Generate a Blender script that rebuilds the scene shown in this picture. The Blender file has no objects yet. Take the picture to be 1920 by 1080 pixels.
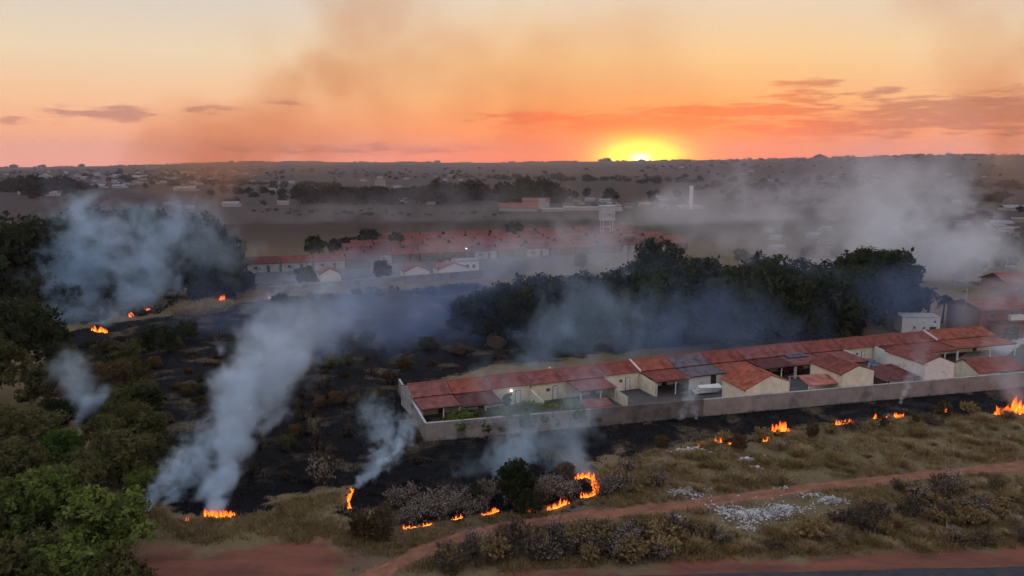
import bpy, math, random
import numpy as np
from mathutils import Vector, Matrix
R = math.radians
sc = bpy.context.scene
COL = sc.collection

# ------------------------------------------------------------------ camera
F, PITCH, CH = 1478.0, R(9.25), 35.0          # focal length in photo pixels, tilt, height of the drone
cam = bpy.data.cameras.new('camera'); camo = bpy.data.objects.new('camera', cam); COL.objects.link(camo)
camo.location = (0, 0, CH); camo.rotation_euler = (R(90) - PITCH, 0, 0)
cam.sensor_width = 36; cam.lens = F / 1920 * 36; cam.clip_start = .5; cam.clip_end = 40000
sc.camera = camo
sc.view_settings.view_transform = 'Standard'; sc.view_settings.look = 'None'
sc.view_settings.exposure = 0; sc.view_settings.gamma = 1
cy = sc.cycles
cy.use_adaptive_sampling = True; cy.adaptive_threshold = .04; cy.adaptive_min_samples = 16
cy.use_denoising = True
cy.max_bounces = 6; cy.diffuse_bounces = 2; cy.glossy_bounces = 2; cy.transmission_bounces = 2
cy.volume_bounces = 2; cy.transparent_max_bounces = 12; cy.volume_step_rate = 2.2; cy.volume_max_steps = 256
cy.caustics_reflective = False; cy.caustics_refractive = False; cy.sample_clamp_indirect = 4

def lin(r, g, b):
    f = lambda c: (c / 255 / 12.92) if c / 255 <= .04045 else ((c / 255 + .055) / 1.055) ** 2.4
    return (f(r), f(g), f(b), 1)

class NT:
    """small helper for building node trees"""
    def __init__(s, tree): s.t = tree; s.N = tree.nodes.new; s.L = tree.links.new
    def put(s, sock, v):
        if v is None: return
        if hasattr(v, 'is_output'): s.L(v, sock)
        else: sock.default_value = v
    def m(s, op, a, b=None, c=None, clamp=False):
        n = s.N('ShaderNodeMath'); n.operation = op; n.use_clamp = clamp
        for i, v in enumerate((a, b, c)): s.put(n.inputs[i], v)
        return n.outputs[0]
    def vm(s, op, a, b=None, out=0):
        n = s.N('ShaderNodeVectorMath'); n.operation = op
        s.put(n.inputs[0], a); s.put(n.inputs[1], b) if b is not None else None
        return n.outputs[out]
    def sm(s, v, a, b, c=0., d=1.):
        n = s.N('ShaderNodeMapRange'); n.interpolation_type = 'SMOOTHSTEP'
        s.put(n.inputs[0], v)
        for i, q in enumerate((a, b, c, d)): s.put(n.inputs[i + 1], q)
        return n.outputs[0]
    def ramp(s, v, stops):
        n = s.N('ShaderNodeValToRGB'); e = n.color_ramp.elements
        while len(e) < len(stops): e.new(.5)
        for i, (p, c) in enumerate(stops): e[i].position = p; e[i].color = c
        s.put(n.inputs[0], v); return n.outputs[0]
    def mix(s, f, a, b, mode='MIX'):
        n = s.N('ShaderNodeMix'); n.data_type = 'RGBA'; n.blend_type = mode
        s.put(n.inputs[0], f); s.put(n.inputs[6], a); s.put(n.inputs[7], b); return n.outputs[2]
    def noise(s, vec, scale, detail=3, rough=.55, col=False, dist=0):
        n = s.N('ShaderNodeTexNoise'); s.put(n.inputs['Vector'], vec); s.put(n.inputs['Scale'], scale)
        n.inputs['Detail'].default_value = detail; n.inputs['Roughness'].default_value = rough
        n.inputs['Distortion'].default_value = dist
        return n.outputs[1 if col else 0]

# ------------------------------------------------------------------ sky
SUN_AZ, SUN_EL = math.atan2(235, F * math.cos(PITCH)), R(1.0)
w = bpy.data.worlds.new('World'); sc.world = w; w.use_nodes = True
n = NT(w.node_tree); w.node_tree.nodes.clear()
wo = n.N('ShaderNodeOutputWorld'); bg = n.N('ShaderNodeBackground'); n.L(bg.outputs[0], wo.inputs[0])
tc = n.N('ShaderNodeTexCoord'); sp = n.N('ShaderNodeSeparateXYZ'); n.L(n.vm('NORMALIZE', tc.outputs['Generated']), sp.inputs[0])
X, Y, Z = sp.outputs
el = n.m('MULTIPLY', n.m('ARCSINE', Z), 180 / math.pi)
az = n.m('MULTIPLY', n.m('ARCTAN2', X, Y), 180 / math.pi)
daz = n.m('ABSOLUTE', n.m('SUBTRACT', az, math.degrees(SUN_AZ)))
t = n.m('DIVIDE', n.m('MAXIMUM', el, 0.), 90.)
d90 = lambda d: d / 90.0
away = n.ramp(t, [(0, lin(246, 152, 116)), (d90(2), lin(248, 172, 122)), (d90(4), lin(246, 194, 148)), (d90(7), lin(238, 214, 180)),
                  (d90(12), lin(212, 208, 204)), (d90(26), lin(206, 216, 232)), (1, lin(184, 209, 248))])
sunw = n.ramp(t, [(0, lin(255, 112, 48)), (d90(2), lin(255, 146, 62)), (d90(4), lin(255, 178, 100)), (d90(7), lin(255, 206, 144)),
                  (d90(12), lin(232, 218, 198)), (d90(26), lin(208, 216, 232)), (1, lin(184, 209, 248))])
back = n.ramp(t, [(0, lin(196, 186, 200)), (d90(6), lin(232, 204, 206)), (d90(14), lin(236, 222, 224)), (d90(30), lin(208, 216, 236)), (1, lin(184, 209, 248))])
sky = n.mix(n.sm(daz, 4., 34.), sunw, away)
sky = n.mix(n.sm(daz, 50., 140.), sky, back)
bo = n.m('ADD', 1., n.m('MULTIPLY', n.m('EXPONENT', n.m('MULTIPLY', n.m('MAXIMUM', el, 0.), -.32)), .42))   # the glow deepens towards the horizon
sky = n.vm('SCALE', sky); n.L(bo, sky.node.inputs['Scale'])
# stratus bands near the horizon: patches (azimuth, elevation) broken up by stretched noise
def ang(px, py):
    u, v = (px - 960) / F, -(py - 540) / F
    d = Vector((u, math.cos(PITCH) + v * math.sin(PITCH), -math.sin(PITCH) + v * math.cos(PITCH))).normalized()
    return math.degrees(math.atan2(d.x, d.y)), math.degrees(math.asin(d.z))
cv = n.N('ShaderNodeCombineXYZ'); n.put(cv.inputs[0], n.m('MULTIPLY', az, .45)); n.put(cv.inputs[1], n.m('MULTIPLY', el, 3.0))
cn = n.noise(cv.outputs[0], 1.0, 6, .62)
cn2 = n.noise(cv.outputs[0], .35, 2, .5)
mask = None
for (px, py, rx, ry, st) in [(200, 212, 120, 12, .95), (395, 206, 60, 8, .85), (525, 192, 45, 5, .85), (20, 226, 50, 8, .65), (1010, 222, 150, 12, 1),
        (1190, 233, 240, 15, 1.15), (1390, 208, 220, 10, 1.2), (1505, 157, 75, 7, 1), (1500, 181, 65, 11, .9), (1640, 174, 60, 7, 1), (1190, 172, 30, 4, .6),
        (1800, 214, 230, 26, 1.15), (1560, 240, 230, 17, 1), (1900, 190, 90, 12, 1), (700, 280, 420, 9, .8), (-420, 214, 240, 16, .9), (2350, 205, 260, 20, 1)]:
    a0, e0 = ang(px, py); k = 57.3 / F
    q = n.m('ADD', n.m('POWER', n.m('ABSOLUTE', n.m('DIVIDE', n.m('SUBTRACT', az, a0), rx * k)), 2.), n.m('POWER', n.m('ABSOLUTE', n.m('DIVIDE', n.m('SUBTRACT', el, e0), ry * k * 1.5)), 2.))
    g = n.m('MULTIPLY', n.m('EXPONENT', n.m('MULTIPLY', q, -1.)), st)
    mask = g if mask is None else n.m('MAXIMUM', mask, g)
cl = n.sm(n.m('ADD', n.m('MULTIPLY', mask, .62), n.m('MULTIPLY', n.m('SUBTRACT', cn, .5), 1.5)), .24, .60)
cl = n.m('MULTIPLY', cl, n.sm(mask, .03, .35))
cloudcol = n.mix(n.sm(daz, 4., 17.), n.mix(1., sky, (1.0, .46, .28, 1), 'MULTIPLY'), n.mix(1., sky, (.56, .45, .60, 1), 'MULTIPLY'))
sky = n.mix(n.m('MULTIPLY', cl, .86), sky, cloudcol)
# the setting sun's glow
de = n.m('SUBTRACT', el, .15)
q = n.m('ADD', n.m('POWER', n.m('ABSOLUTE', n.m('DIVIDE', n.m('SUBTRACT', az, math.degrees(SUN_AZ)), 1.9)), 2.), n.m('POWER', n.m('ABSOLUTE', n.m('DIVIDE', de, .82)), 2.))
qw = n.m('ADD', n.m('POWER', n.m('ABSOLUTE', n.m('DIVIDE', n.m('SUBTRACT', az, math.degrees(SUN_AZ)), 11.)), 2.), n.m('POWER', n.m('ABSOLUTE', n.m('DIVIDE', de, 2.7)), 2.)); g1 = n.m('EXPONENT', n.m('MULTIPLY', qw, -1.)); g2 = n.m('EXPONENT', n.m('MULTIPLY', q, -.62)); g3 = n.m('EXPONENT', n.m('MULTIPLY', q, -11.))
sky = n.mix(n.m('MULTIPLY', g1, .92), sky, (1.8, .34, .018, 1))
sky = n.mix(n.m('MULTIPLY', n.m('EXPONENT', n.m('MULTIPLY', q, -.22)), .7), sky, (2.3, .72, .015, 1))
sky = n.mix(n.m('MINIMUM', n.m('MULTIPLY', g2, 1.35), 1.), sky, (4.2, 2.7, .04, 1))
sky = n.mix(g3, sky, (6, 5.5, 2.2, 1))
n.L(sky, bg.inputs[0]); bg.inputs[1].default_value = 1.0

sun = bpy.data.lights.new('sun', 'SUN'); suno = bpy.data.objects.new('sun', sun); COL.objects.link(suno)
sun.energy = .7; sun.angle = R(.6); sun.color = (1, .45, .18)
sd = Vector((math.sin(SUN_AZ) * math.cos(SUN_EL), math.cos(SUN_AZ) * math.cos(SUN_EL), math.sin(SUN_EL)))
suno.rotation_euler = (-sd).to_track_quat('-Z', 'Y').to_euler(); suno.location = sd * 300

# ------------------------------------------------------------------ pixel -> place
def ray(px, py):
    u, v = (px - 960) / F, -(py - 540) / F
    return Vector((u, math.cos(PITCH) + v * math.sin(PITCH), -math.sin(PITCH) + v * math.cos(PITCH)))
def G(px, py, z=0.):
    d = ray(px, py); s = (z - CH) / d.z; return Vector((d.x * s, d.y * s, z))
def atY(px, py, Yd):
    d = ray(px, py); s = Yd / d.y; return Vector((d.x * s, Yd, CH + d.z * s))
HPX = [-900, 0, 300, 420, 600, 900, 1200, 1500, 1680, 1920, 2900]
HPY = [309, 312, 309, 303.5, 303.5, 305, 301.5, 297.5, 292.5, 292, 298]
HAZ = [math.atan2((p - 960) / F, math.cos(PITCH)) for p in HPX]
def hz(x, y):
    """height of the far land: flat near by, swelling to the ridge on the skyline"""
    r = np.hypot(x, y); a = np.arctan2(x, y)
    yh = np.interp(a, HAZ, HPY)
    zr = CH + 5200 * (299.3 - yh) / F
    s = np.clip((r - 900) / 4300, 0, 1); s = s * s * (3 - 2 * s)
    und = 3.5 * np.sin(x / 230. + y / 410.) * np.sin(y / 300. - x / 700.) * np.clip((r - 700) / 900, 0, 1) * np.clip((5200 - r) / 1500, 0, 1)
    drop = -60 * np.clip((r - 5300) / 3000, 0, 1)
    return zr * s + und * (1 - .5 * s) + drop

# ------------------------------------------------------------------ object helpers
def link(o, parent=None):
    COL.objects.link(o)
    if parent is not None: o.parent = parent
    return o
def tag(o, label=None, cat=None, group=None, kind=None):
    if label: o['label'] = label
    if cat: o['category'] = cat
    if group: o['group'] = group
    if kind: o['kind'] = kind
    return o
def empty(name, loc, rz=0., label=None, cat=None, group=None):
    o = bpy.data.objects.new(name, None); o.location = loc; o.rotation_euler = (0, 0, rz); o.empty_display_size = .3
    return tag(link(o), label, cat, group)
class MB:
    """collects polygons of one mesh"""
    def __init__(s): s.v = []; s.f = []
    def add(s, vs, fs):
        b = len(s.v); s.v += [tuple(p) for p in vs]; s.f += [tuple(i + b for i in f) for f in fs]; return s
    def box(s, x0, x1, y0, y1, z0, z1):
        return s.add([(x, y, z) for z in (z0, z1) for y in (y0, y1) for x in (x0, x1)],
                     [(0, 2, 3, 1), (4, 5, 7, 6), (0, 1, 5, 4), (1, 3, 7, 5), (3, 2, 6, 7), (2, 0, 4, 6)])
    def slab(s, quad, th):
        """a thick sheet: quad (counter-clockwise seen from above) and its copy th below"""
        return s.add(list(quad) + [(p[0], p[1], p[2] - th) for p in quad], [(0, 1, 2, 3), (7, 6, 5, 4), (0, 4, 5, 1), (1, 5, 6, 2), (2, 6, 7, 3), (3, 7, 4, 0)])
    def prism(s, prof, axis_from, axis_to, ax=1):
        """extrude a closed 2-D profile along axis ax (0: profile is (y,z), 1: profile is (x,z))"""
        k = len(prof); mk = (lambda p, a: (a, p[0], p[1])) if ax == 0 else (lambda p, a: (p[0], a, p[1]))
        vs = [mk(p, axis_from) for p in prof] + [mk(p, axis_to) for p in prof]
        return s.add(vs, [tuple(range(k))[::-1], tuple(range(k, 2 * k))] + [(i, (i + 1) % k, k + (i + 1) % k, k + i) for i in range(k)])
    def tube(s, pts, rad, sides=6):
        rings = []
        for i, p in enumerate(pts):
            p = Vector(p); d = (Vector(pts[min(i + 1, len(pts) - 1)]) - Vector(pts[max(i - 1, 0)])).normalized()
            a = d.cross(Vector((.31, .9, .2))).normalized(); b = d.cross(a)
            rings += [p + (a * math.cos(q) + b * math.sin(q)) * rad[i] for q in [2 * math.pi * k / sides for k in range(sides)]]
        fs = [(i * sides + k, i * sides + (k + 1) % sides, (i + 1) * sides + (k + 1) % sides, (i + 1) * sides + k) for i in range(len(pts) - 1) for k in range(sides)]
        fs += [tuple(range(sides))[::-1], tuple(range((len(pts) - 1) * sides, len(pts) * sides))]
        return s.add(rings, fs)
    def mesh(s, name, mat=None, smooth=False):
        me = bpy.data.meshes.new(name); me.from_pydata(s.v, [], s.f)
        if mat: me.materials.append(mat)
        if smooth: me.polygons.foreach_set('use_smooth', [True] * len(me.polygons))
        me.update(); return me
    def build(s, name, mat, parent=None, smooth=False):
        return link(bpy.data.objects.new(name, s.mesh(name, mat, smooth)), parent)
def npmesh(name, v, quads, mat, attrs=None):
    """mesh from numpy arrays (faces all of one size)"""
    me = bpy.data.meshes.new(name); k = quads.shape[1]
    me.vertices.add(len(v)); me.vertices.foreach_set('co', v.astype(np.float32).ravel())
    me.loops.add(quads.size); me.loops.foreach_set('vertex_index', quads.astype(np.int32).ravel())
    me.polygons.add(len(quads)); me.polygons.foreach_set('loop_start', (np.arange(len(quads)) * k).astype(np.int32))
    for an, (dom, arr) in (attrs or {}).items():
        a = me.attributes.new(an, 'FLOAT', dom); a.data.foreach_set('value', arr.astype(np.float32))
    if mat: me.materials.append(mat)
    me.update(calc_edges=True); return me
def copy_tree(o, parent=None):
    kids = list(o.children); c = o.copy(); COL.objects.link(c); c.parent = parent
    for ch in kids: copy_tree(ch, c)
    return c

# ------------------------------------------------------------------ materials
def mat(name, colour, rough=.85, var=.25, scale=3., bump=0., bscale=30., spec=.25, metal=0., stain=None, sscale=1.):
    m = bpy.data.materials.new(name); m.use_nodes = True; q = NT(m.node_tree); b = m.node_tree.nodes['Principled BSDF']
    tc = q.N('ShaderNodeTexCoord'); oi = q.N('ShaderNodeObjectInfo')
    p = q.vm('ADD', tc.outputs['Object'], q.vm('SCALE', oi.outputs['Location'], None)) if False else tc.outputs['Object']
    nz = q.noise(p, scale, 4)
    c = (*colour, 1); lo = tuple(x * (1 - var) for x in colour) + (1,); hi = tuple(min(1, x * (1 + var)) for x in colour) + (1,)
    cc = q.mix(q.sm(nz, .3, .7), lo, hi)
    if stain:
        cc = q.mix(q.m('MULTIPLY', q.sm(q.noise(p, sscale, 5, .65), .5, .68), .8), cc, (*stain, 1))
    q.L(cc, b.inputs['Base Color']); b.inputs['Roughness'].default_value = rough; b.inputs['Specular IOR Level'].default_value = spec
    b.inputs['Metallic'].default_value = metal
    if bump:
        bp = q.N('ShaderNodeBump'); bp.inputs['Strength'].default_value = bump; bp.inputs['Distance'].default_value = .05
        q.L(q.noise(p, bscale, 4), bp.inputs['Height']); q.L(bp.outputs[0], b.inputs['Normal'])
    return m
def tile_mat(name, colour, axis=0, dark=.40):
    """clay tiles: columns of barrel tiles run down the slope, courses cross them"""
    m = bpy.data.materials.new(name); m.use_nodes = True; q = NT(m.node_tree); b = m.node_tree.nodes['Principled BSDF']
    tc = q.N('ShaderNodeTexCoord'); s = q.N('ShaderNodeSeparateXYZ'); q.L(tc.outputs['Object'], s.inputs[0])
    a, c = (s.outputs[0], s.outputs[1]) if axis == 0 else (s.outputs[1], s.outputs[0])
    rib = q.m('ABSOLUTE', q.m('SINE', q.m('MULTIPLY', a, math.pi / .24)))
    course = q.m('FRACT', q.m('MULTIPLY', c, 2.6))
    h = q.m('ADD', rib, q.m('MULTIPLY', course, .35))
    nz = q.noise(tc.outputs['Object'], .9, 5, .6); n2 = q.noise(tc.outputs['Object'], 5., 3)
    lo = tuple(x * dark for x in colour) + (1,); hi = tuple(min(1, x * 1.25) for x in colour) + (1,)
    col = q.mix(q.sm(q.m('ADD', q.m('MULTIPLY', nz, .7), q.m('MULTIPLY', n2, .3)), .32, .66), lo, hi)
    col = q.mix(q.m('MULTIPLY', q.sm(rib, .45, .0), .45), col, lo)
    q.L(col, b.inputs['Base Color']); b.inputs['Roughness'].default_value = .85; b.inputs['Specular IOR Level'].default_value = .2
    bp = q.N('ShaderNodeBump'); bp.inputs['Strength'].default_value = .6; bp.inputs['Distance'].default_value = .06
    q.L(h, bp.inputs['Height']); q.L(bp.outputs[0], b.inputs['Normal'])
    return m
def leaf_mat(name, lo, hi, trans=.25):
    m = bpy.data.materials.new(name); m.use_nodes = True; q = NT(m.node_tree); m.node_tree.nodes.clear()
    out = q.N('ShaderNodeOutputMaterial'); d = q.N('ShaderNodeBsdfDiffuse'); tr = q.N('ShaderNodeBsdfTranslucent'); mx = q.N('ShaderNodeMixShader')
    at = q.N('ShaderNodeAttribute'); at.attribute_name = 'tint'; oi = q.N('ShaderNodeObjectInfo')
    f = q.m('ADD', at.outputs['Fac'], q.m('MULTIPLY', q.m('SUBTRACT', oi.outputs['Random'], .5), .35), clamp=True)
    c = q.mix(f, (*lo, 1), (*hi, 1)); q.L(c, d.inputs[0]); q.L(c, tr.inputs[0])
    mx.inputs[0].default_value = trans; q.L(d.outputs[0], mx.inputs[1]); q.L(tr.outputs[0], mx.inputs[2]); q.L(mx.outputs[0], out.inputs[0])
    return m
def emit_mat(name, colour, strength):
    m = bpy.data.materials.new(name); m.use_nodes = True; b = m.node_tree.nodes['Principled BSDF']
    b.inputs['Base Color'].default_value = (*colour, 1); b.inputs['Emission Color'].default_value = (*colour, 1); b.inputs['Emission Strength'].default_value = strength
    return m
M = dict(
    cream=mat('cream_plaster', (.74, .64, .46), .9, .08, .8, .15, stain=(.55, .46, .34), sscale=.7),
    white=mat('white_plaster', (.72, .66, .58), .9, .08, .8, .15, stain=(.42, .39, .36), sscale=.8),
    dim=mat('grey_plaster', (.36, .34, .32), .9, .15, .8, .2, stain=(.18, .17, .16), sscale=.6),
    wall_a=mat('weathered_wall', (.27, .225, .195), .95, .16, .5, .3, 9., stain=(.12, .10, .09), sscale=.35),
    wall_b=mat('muddy_wall', (.14, .115, .095), .95, .25, .5, .3, 9., stain=(.06, .05, .045), sscale=.4),
    pink=mat('pink_brick_plaster', (.20, .095, .078), .9, .2, 1., .2, stain=(.11, .055, .048), sscale=.5),
    tile=tile_mat('clay_tile', (.245, .060, .041)), tile2=tile_mat('orange_clay_tile', (.31, .080, .045)), tile3=tile_mat('dark_clay_tile', (.13, .038, .033)),
    tile4=tile_mat('faded_clay_tile', (.255, .082, .065)), tile5=tile_mat('grey_tile', (.15, .115, .12)),
    tile7=tile_mat('old_clay_tile', (.21, .062, .045)), tile_s=tile_mat('clay_tile_side', (.235, .060, .042), 1), tile2_s=tile_mat('orange_tile_side', (.38, .095, .048), 1), tile3_s=tile_mat('dark_tile_side', (.17, .05, .04), 1),
    tile6_s=tile_mat('salmon_tile_side', (.50, .17, .12), 1),
    ridge=mat('ridge_tile', (.28, .09, .06), .85, .3, 4.), coping=mat('pale_coping', (.42, .39, .36), .9, .2, 1.),
    wood=mat('dark_timber', (.05, .035, .025), .7, .3, 8.), dark=mat('dark_opening', (.02, .02, .022), .5, .2), glass=mat('window_glass', (.03, .035, .045), .12, .1, spec=.6),
    metal=mat('grey_metal', (.25, .26, .28), .4, .1, metal=.6), panel=mat('solar_glass', (.06, .075, .11), .25, .1, 2., spec=.6),
    bark=mat('bark', (.055, .042, .032), .95, .35, 6., .4, 14.), bark_burnt=mat('burnt_bark', (.018, .016, .015), .95, .35, 6.),
    concrete=mat('concrete', (.42, .40, .38), .9, .12, .6, .1, stain=(.25, .24, .22), sscale=.3), asphalt=mat('asphalt', (.038, .038, .042), .9, .25, .9, .3, 40., stain=(.075, .05, .04), sscale=.5),
    dirt=mat('red_dirt', (.215, .095, .055), .95, .3, .35, .6, 6., stain=(.12, .055, .035), sscale=.5),
    path=mat('dirt_path', (.25, .098, .05), .95, .25, .6, .5, 7., stain=(.14, .075, .05), sscale=.5),
    rut=mat('packed_rut', (.27, .115, .062), .95, .3, .8, .4, 8., stain=(.13, .065, .042), sscale=.7), rubble=mat('white_rubble', (.50, .45, .41), .9, .5, 2.2, .2, stain=(.10, .085, .075), sscale=1.3), shed=mat('pale_sheet_roof', (.38, .37, .37), .6, .15, .4), grey_roof=mat('grey_sheet_roof', (.20, .19, .20), .7, .2, .4),
    tyre=mat('tyre_rubber', (.015, .015, .015), .8), rim=mat('wheel_rim', (.35, .35, .36), .35, metal=.7),
    lamp=emit_mat('lamp_glow', (1, .93, .82), 7.), red_lamp=emit_mat('tail_lamp', (.5, .03, .02), .15),
    leaf_green=leaf_mat('leaf_green', (.034, .048, .012), (.20, .235, .05)), leaf_bright=leaf_mat('leaf_bright', (.03, .06, .012), (.10, .16, .025)),
    leaf_olive=leaf_mat('leaf_olive', (.030, .030, .011), (.135, .122, .042)), leaf_dark=leaf_mat('leaf_dark', (.009, .013, .007), (.056, .064, .026)),
    leaf_brown=leaf_mat('leaf_brown', (.055, .035, .018), (.16, .095, .038)), leaf_grey=leaf_mat('leaf_grey', (.055, .040, .029), (.21, .145, .10)),
    leaf_far=leaf_mat('leaf_far', (.016, .020, .014), (.042, .046, .028)),
    straw=leaf_mat('straw', (.26, .175, .09), (.58, .42, .22)), straw_green=leaf_mat('straw_green', (.18, .12, .050), (.45, .31, .13)), pale_leaf=leaf_mat('pale_dry_leaf', (.15, .115, .088), (.46, .37, .29)),
    stem=leaf_mat('dry_stem', (.08, .056, .042), (.22, .15, .11)), char_stem=leaf_mat('charred_stem', (.008, .008, .008), (.03, .027, .025)),
)

# ------------------------------------------------------------------ ground
def poly(pts): return np.array([G(*p)[:2] for p in pts])
def sdf_poly(P, x, y):
    d = np.full(x.shape, 1e18); ins = np.zeros(x.shape, bool); k = len(P)
    for i in range(k):
        a, b = P[i], P[(i + 1) % k]; e = b - a
        tt = np.clip(((x - a[0]) * e[0] + (y - a[1]) * e[1]) / (e @ e + 1e-9), 0, 1)
        d = np.minimum(d, (x - a[0] - tt * e[0]) ** 2 + (y - a[1] - tt * e[1]) ** 2)
        c = (a[1] > y) != (b[1] > y)
        with np.errstate(divide='ignore', invalid='ignore'):
            ins ^= c & (x < (b[0] - a[0]) * (y - a[1]) / (b[1] - a[1] + 1e-12) + a[0])
    return np.where(ins, -1, 1) * np.sqrt(d)
P_CHAR = poly([(335, 975), (385, 966), (450, 962), (540, 935), (640, 918), (660, 955), (720, 985), (800, 985), (935, 962), (1010, 958), (1070, 944), (1108, 930), (1122, 912),
               (1100, 893), (1150, 858), (1250, 840), (1330, 828), (1440, 818), (1490, 802), (1600, 790), (1720, 778), (1860, 772), (2100, 748), (2100, 706), (1900, 722), (1320, 775), (800, 825), (742, 735),
               (900, 690), (1250, 652), (1560, 630), (1560, 612), (1100, 560), (920, 540), (900, 532), (700, 549), (520, 556), (430, 572), (330, 590), (160, 612), (95, 632), (90, 730), (150, 800), (230, 810), (330, 850), (300, 940)])
P_RED = poly([(200, 1120), (270, 1022), (330, 1014), (400, 1030), (470, 1018), (560, 1024), (610, 1012), (650, 1045), (660, 1120)])
P_RED2 = poly([(930, 1100), (1000, 1072), (1250, 1060), (1500, 1048), (1750, 1038), (2100, 1020), (2100, 1200), (930, 1200)])
P_YARD = np.array([(-10.5, 95.5), (80, 119.5), (130, 131), (135, 160), (100, 165), (88, 147), (-15, 106)])
P_RUB = poly([(1310, 1000), (1325, 945), (1480, 925), (1600, 925), (1605, 962), (1500, 995)])
P_TOWN = poly([(440, 545), (900, 522), (1240, 470), (1240, 455), (1000, 455), (440, 490)])
P_RAW = poly([(640, 1010), (740, 985), (1120, 950), (1500, 905), (1930, 860), (1930, 880), (1500, 930), (1120, 990), (860, 1030), (700, 1090), (640, 1090)])
th = np.concatenate([np.linspace(-R(46), R(46), 300), np.linspace(R(46), R(314), 70)[1:-1]])
rr = np.concatenate([[0.], 20 * (9000 / 20) ** np.linspace(0, 1, 470)])
TH, RR = np.meshgrid(th, rr); gx, gy = (RR * np.sin(TH)).ravel(), (RR * np.cos(TH)).ravel()
gz = hz(gx, gy); nt_, nr = len(th), len(rr)
I = np.arange((nr - 1) * nt_).reshape(nr - 1, nt_); J = np.roll(I, -1, 1)
gq = np.stack([I.ravel(), (I + nt_).ravel(), (J + nt_).ravel(), J.ravel()], 1)[:, ::-1]
ga = {'s_char': ('POINT', sdf_poly(P_CHAR, gx, gy)), 's_red': ('POINT', np.minimum(sdf_poly(P_RED, gx, gy), sdf_poly(P_RED2, gx, gy))),
      's_yard': ('POINT', np.minimum(sdf_poly(P_YARD, gx, gy), sdf_poly(P_TOWN, gx, gy))), 's_raw': ('POINT', sdf_poly(P_RAW, gx, gy))}
gm = bpy.data.materials.new('ground'); gm.use_nodes = True; q = NT(gm.node_tree); b = gm.node_tree.nodes['Principled BSDF']
geo = q.N('ShaderNodeNewGeometry'); pos = geo.outputs['Position']
def att(nm):
    a = q.N('ShaderNodeAttribute'); a.attribute_name = nm; return a.outputs['Fac']
n1 = q.noise(pos, .045, 4); n2 = q.noise(pos, .22, 5, .6); n3 = q.noise(pos, 1.3, 4, .6); n4 = q.noise(pos, 5., 3)
grass = q.mix(q.sm(n1, .4, .62), (.20, .132, .064, 1), (.155, .112, .050, 1))
grass = q.mix(q.m('MULTIPLY', q.sm(n2, .46, .68), .75), grass, (.20, .135, .072, 1))
grass = q.mix(q.m('MULTIPLY', q.sm(n3, .5, .75), .6), grass, (.065, .054, .026, 1))
dist = q.vm('LENGTH', pos, out=1)
# patchwork of fields further out
vo = q.N('ShaderNodeTexVoronoi'); vo.inputs['Scale'].default_value = 1.0
q.L(q.vm('MULTIPLY', q.vm('ADD', pos, q.vm('MULTIPLY', q.noise(pos, .004, 2, col=True), (90., 90., 0.))), (.0042, .0016, 0.)), vo.inputs['Vector'])
sv = q.N('ShaderNodeSeparateColor'); q.L(vo.outputs['Color'], sv.inputs[0])
field = q.ramp(sv.outputs[0], [(0, (.030, .022, .020, 1)), (.25, (.056, .034, .030, 1)), (.45, (.030, .028, .016, 1)), (.65, (.062, .036, .034, 1)), (.85, (.036, .026, .023, 1)), (1, (.085, .055, .048, 1))])
field = q.mix(q.m('MULTIPLY', q.sm(q.noise(pos, .02, 4, .6), .45, .65), .5), field, (.018, .017, .014, 1))
col = q.mix(q.sm(dist, 210., 420.), grass, field)
raw = q.sm(q.m('ADD', att('s_raw'), q.m('MULTIPLY', q.m('SUBTRACT', n2, .5), 7.)), 1.2, -1.2)
col = q.mix(q.m('MULTIPLY', raw, .75), col, (.135, .085, .055, 1))
red = q.sm(q.m('ADD', att('s_red'), q.m('MULTIPLY', q.m('ADD', q.m('SUBTRACT', n2, .5), q.m('SUBTRACT', q.noise(pos, .09, 3), .5)), 9.)), 1.2, -.8)
col = q.mix(red, col, q.mix(q.sm(q.m('ADD', q.m('MULTIPLY', q.noise(q.vm('MULTIPLY', pos, (.12, .5, 1.)), 1., 5, .6), .8), q.m('MULTIPLY', n3, .2)), .36, .66), (.235, .082, .050, 1), (.13, .052, .035, 1)))
yard = q.sm(att('s_yard'), .6, -.3)
col = q.mix(yard, col, q.mix(q.sm(n2, .4, .65), (.085, .075, .068, 1), (.13, .115, .10, 1)))
chs = q.m('ADD', att('s_char'), q.m('ADD', q.m('MULTIPLY', q.m('SUBTRACT', n2, .5), 13.), q.m('MULTIPLY', q.m('SUBTRACT', n3, .5), 5.)))
char = q.sm(chs, .7, -.7)
soot = q.mix(q.sm(n3, .48, .75), (.0040, .0040, .0048, 1), (.015, .0135, .0135, 1))
soot = q.mix(q.m('MULTIPLY', q.sm(q.noise(pos, .35, 5, .65), .53, .70), .75), soot, (.034, .025, .018, 1))
soot = q.mix(q.m('MULTIPLY', q.sm(q.noise(pos, .13, 5, .6, dist=.6), .52, .64), .85), soot, q.mix(q.sm(n3, .4, .65), (.125, .085, .045, 1), (.045, .036, .020, 1)))
soot = q.mix(q.m('MULTIPLY', q.sm(q.noise(q.vm('MULTIPLY', pos, (.25, .9, 1.)), 1., 5, .65), .60, .72), .55), soot, (.055, .053, .054, 1))
soot = q.mix(q.m('MULTIPLY', q.sm(n4, .66, .78), .4), soot, (.06, .06, .064, 1))
col = q.mix(q.m('MULTIPLY', char, q.m('SUBTRACT', 1., yard)), col, soot)
q.L(col, b.inputs['Base Color']); b.inputs['Roughness'].default_value = .95; b.inputs['Specular IOR Level'].default_value = .1
bp = q.N('ShaderNodeBump'); bp.inputs['Strength'].default_value = .35; bp.inputs['Distance'].default_value = .2
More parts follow.
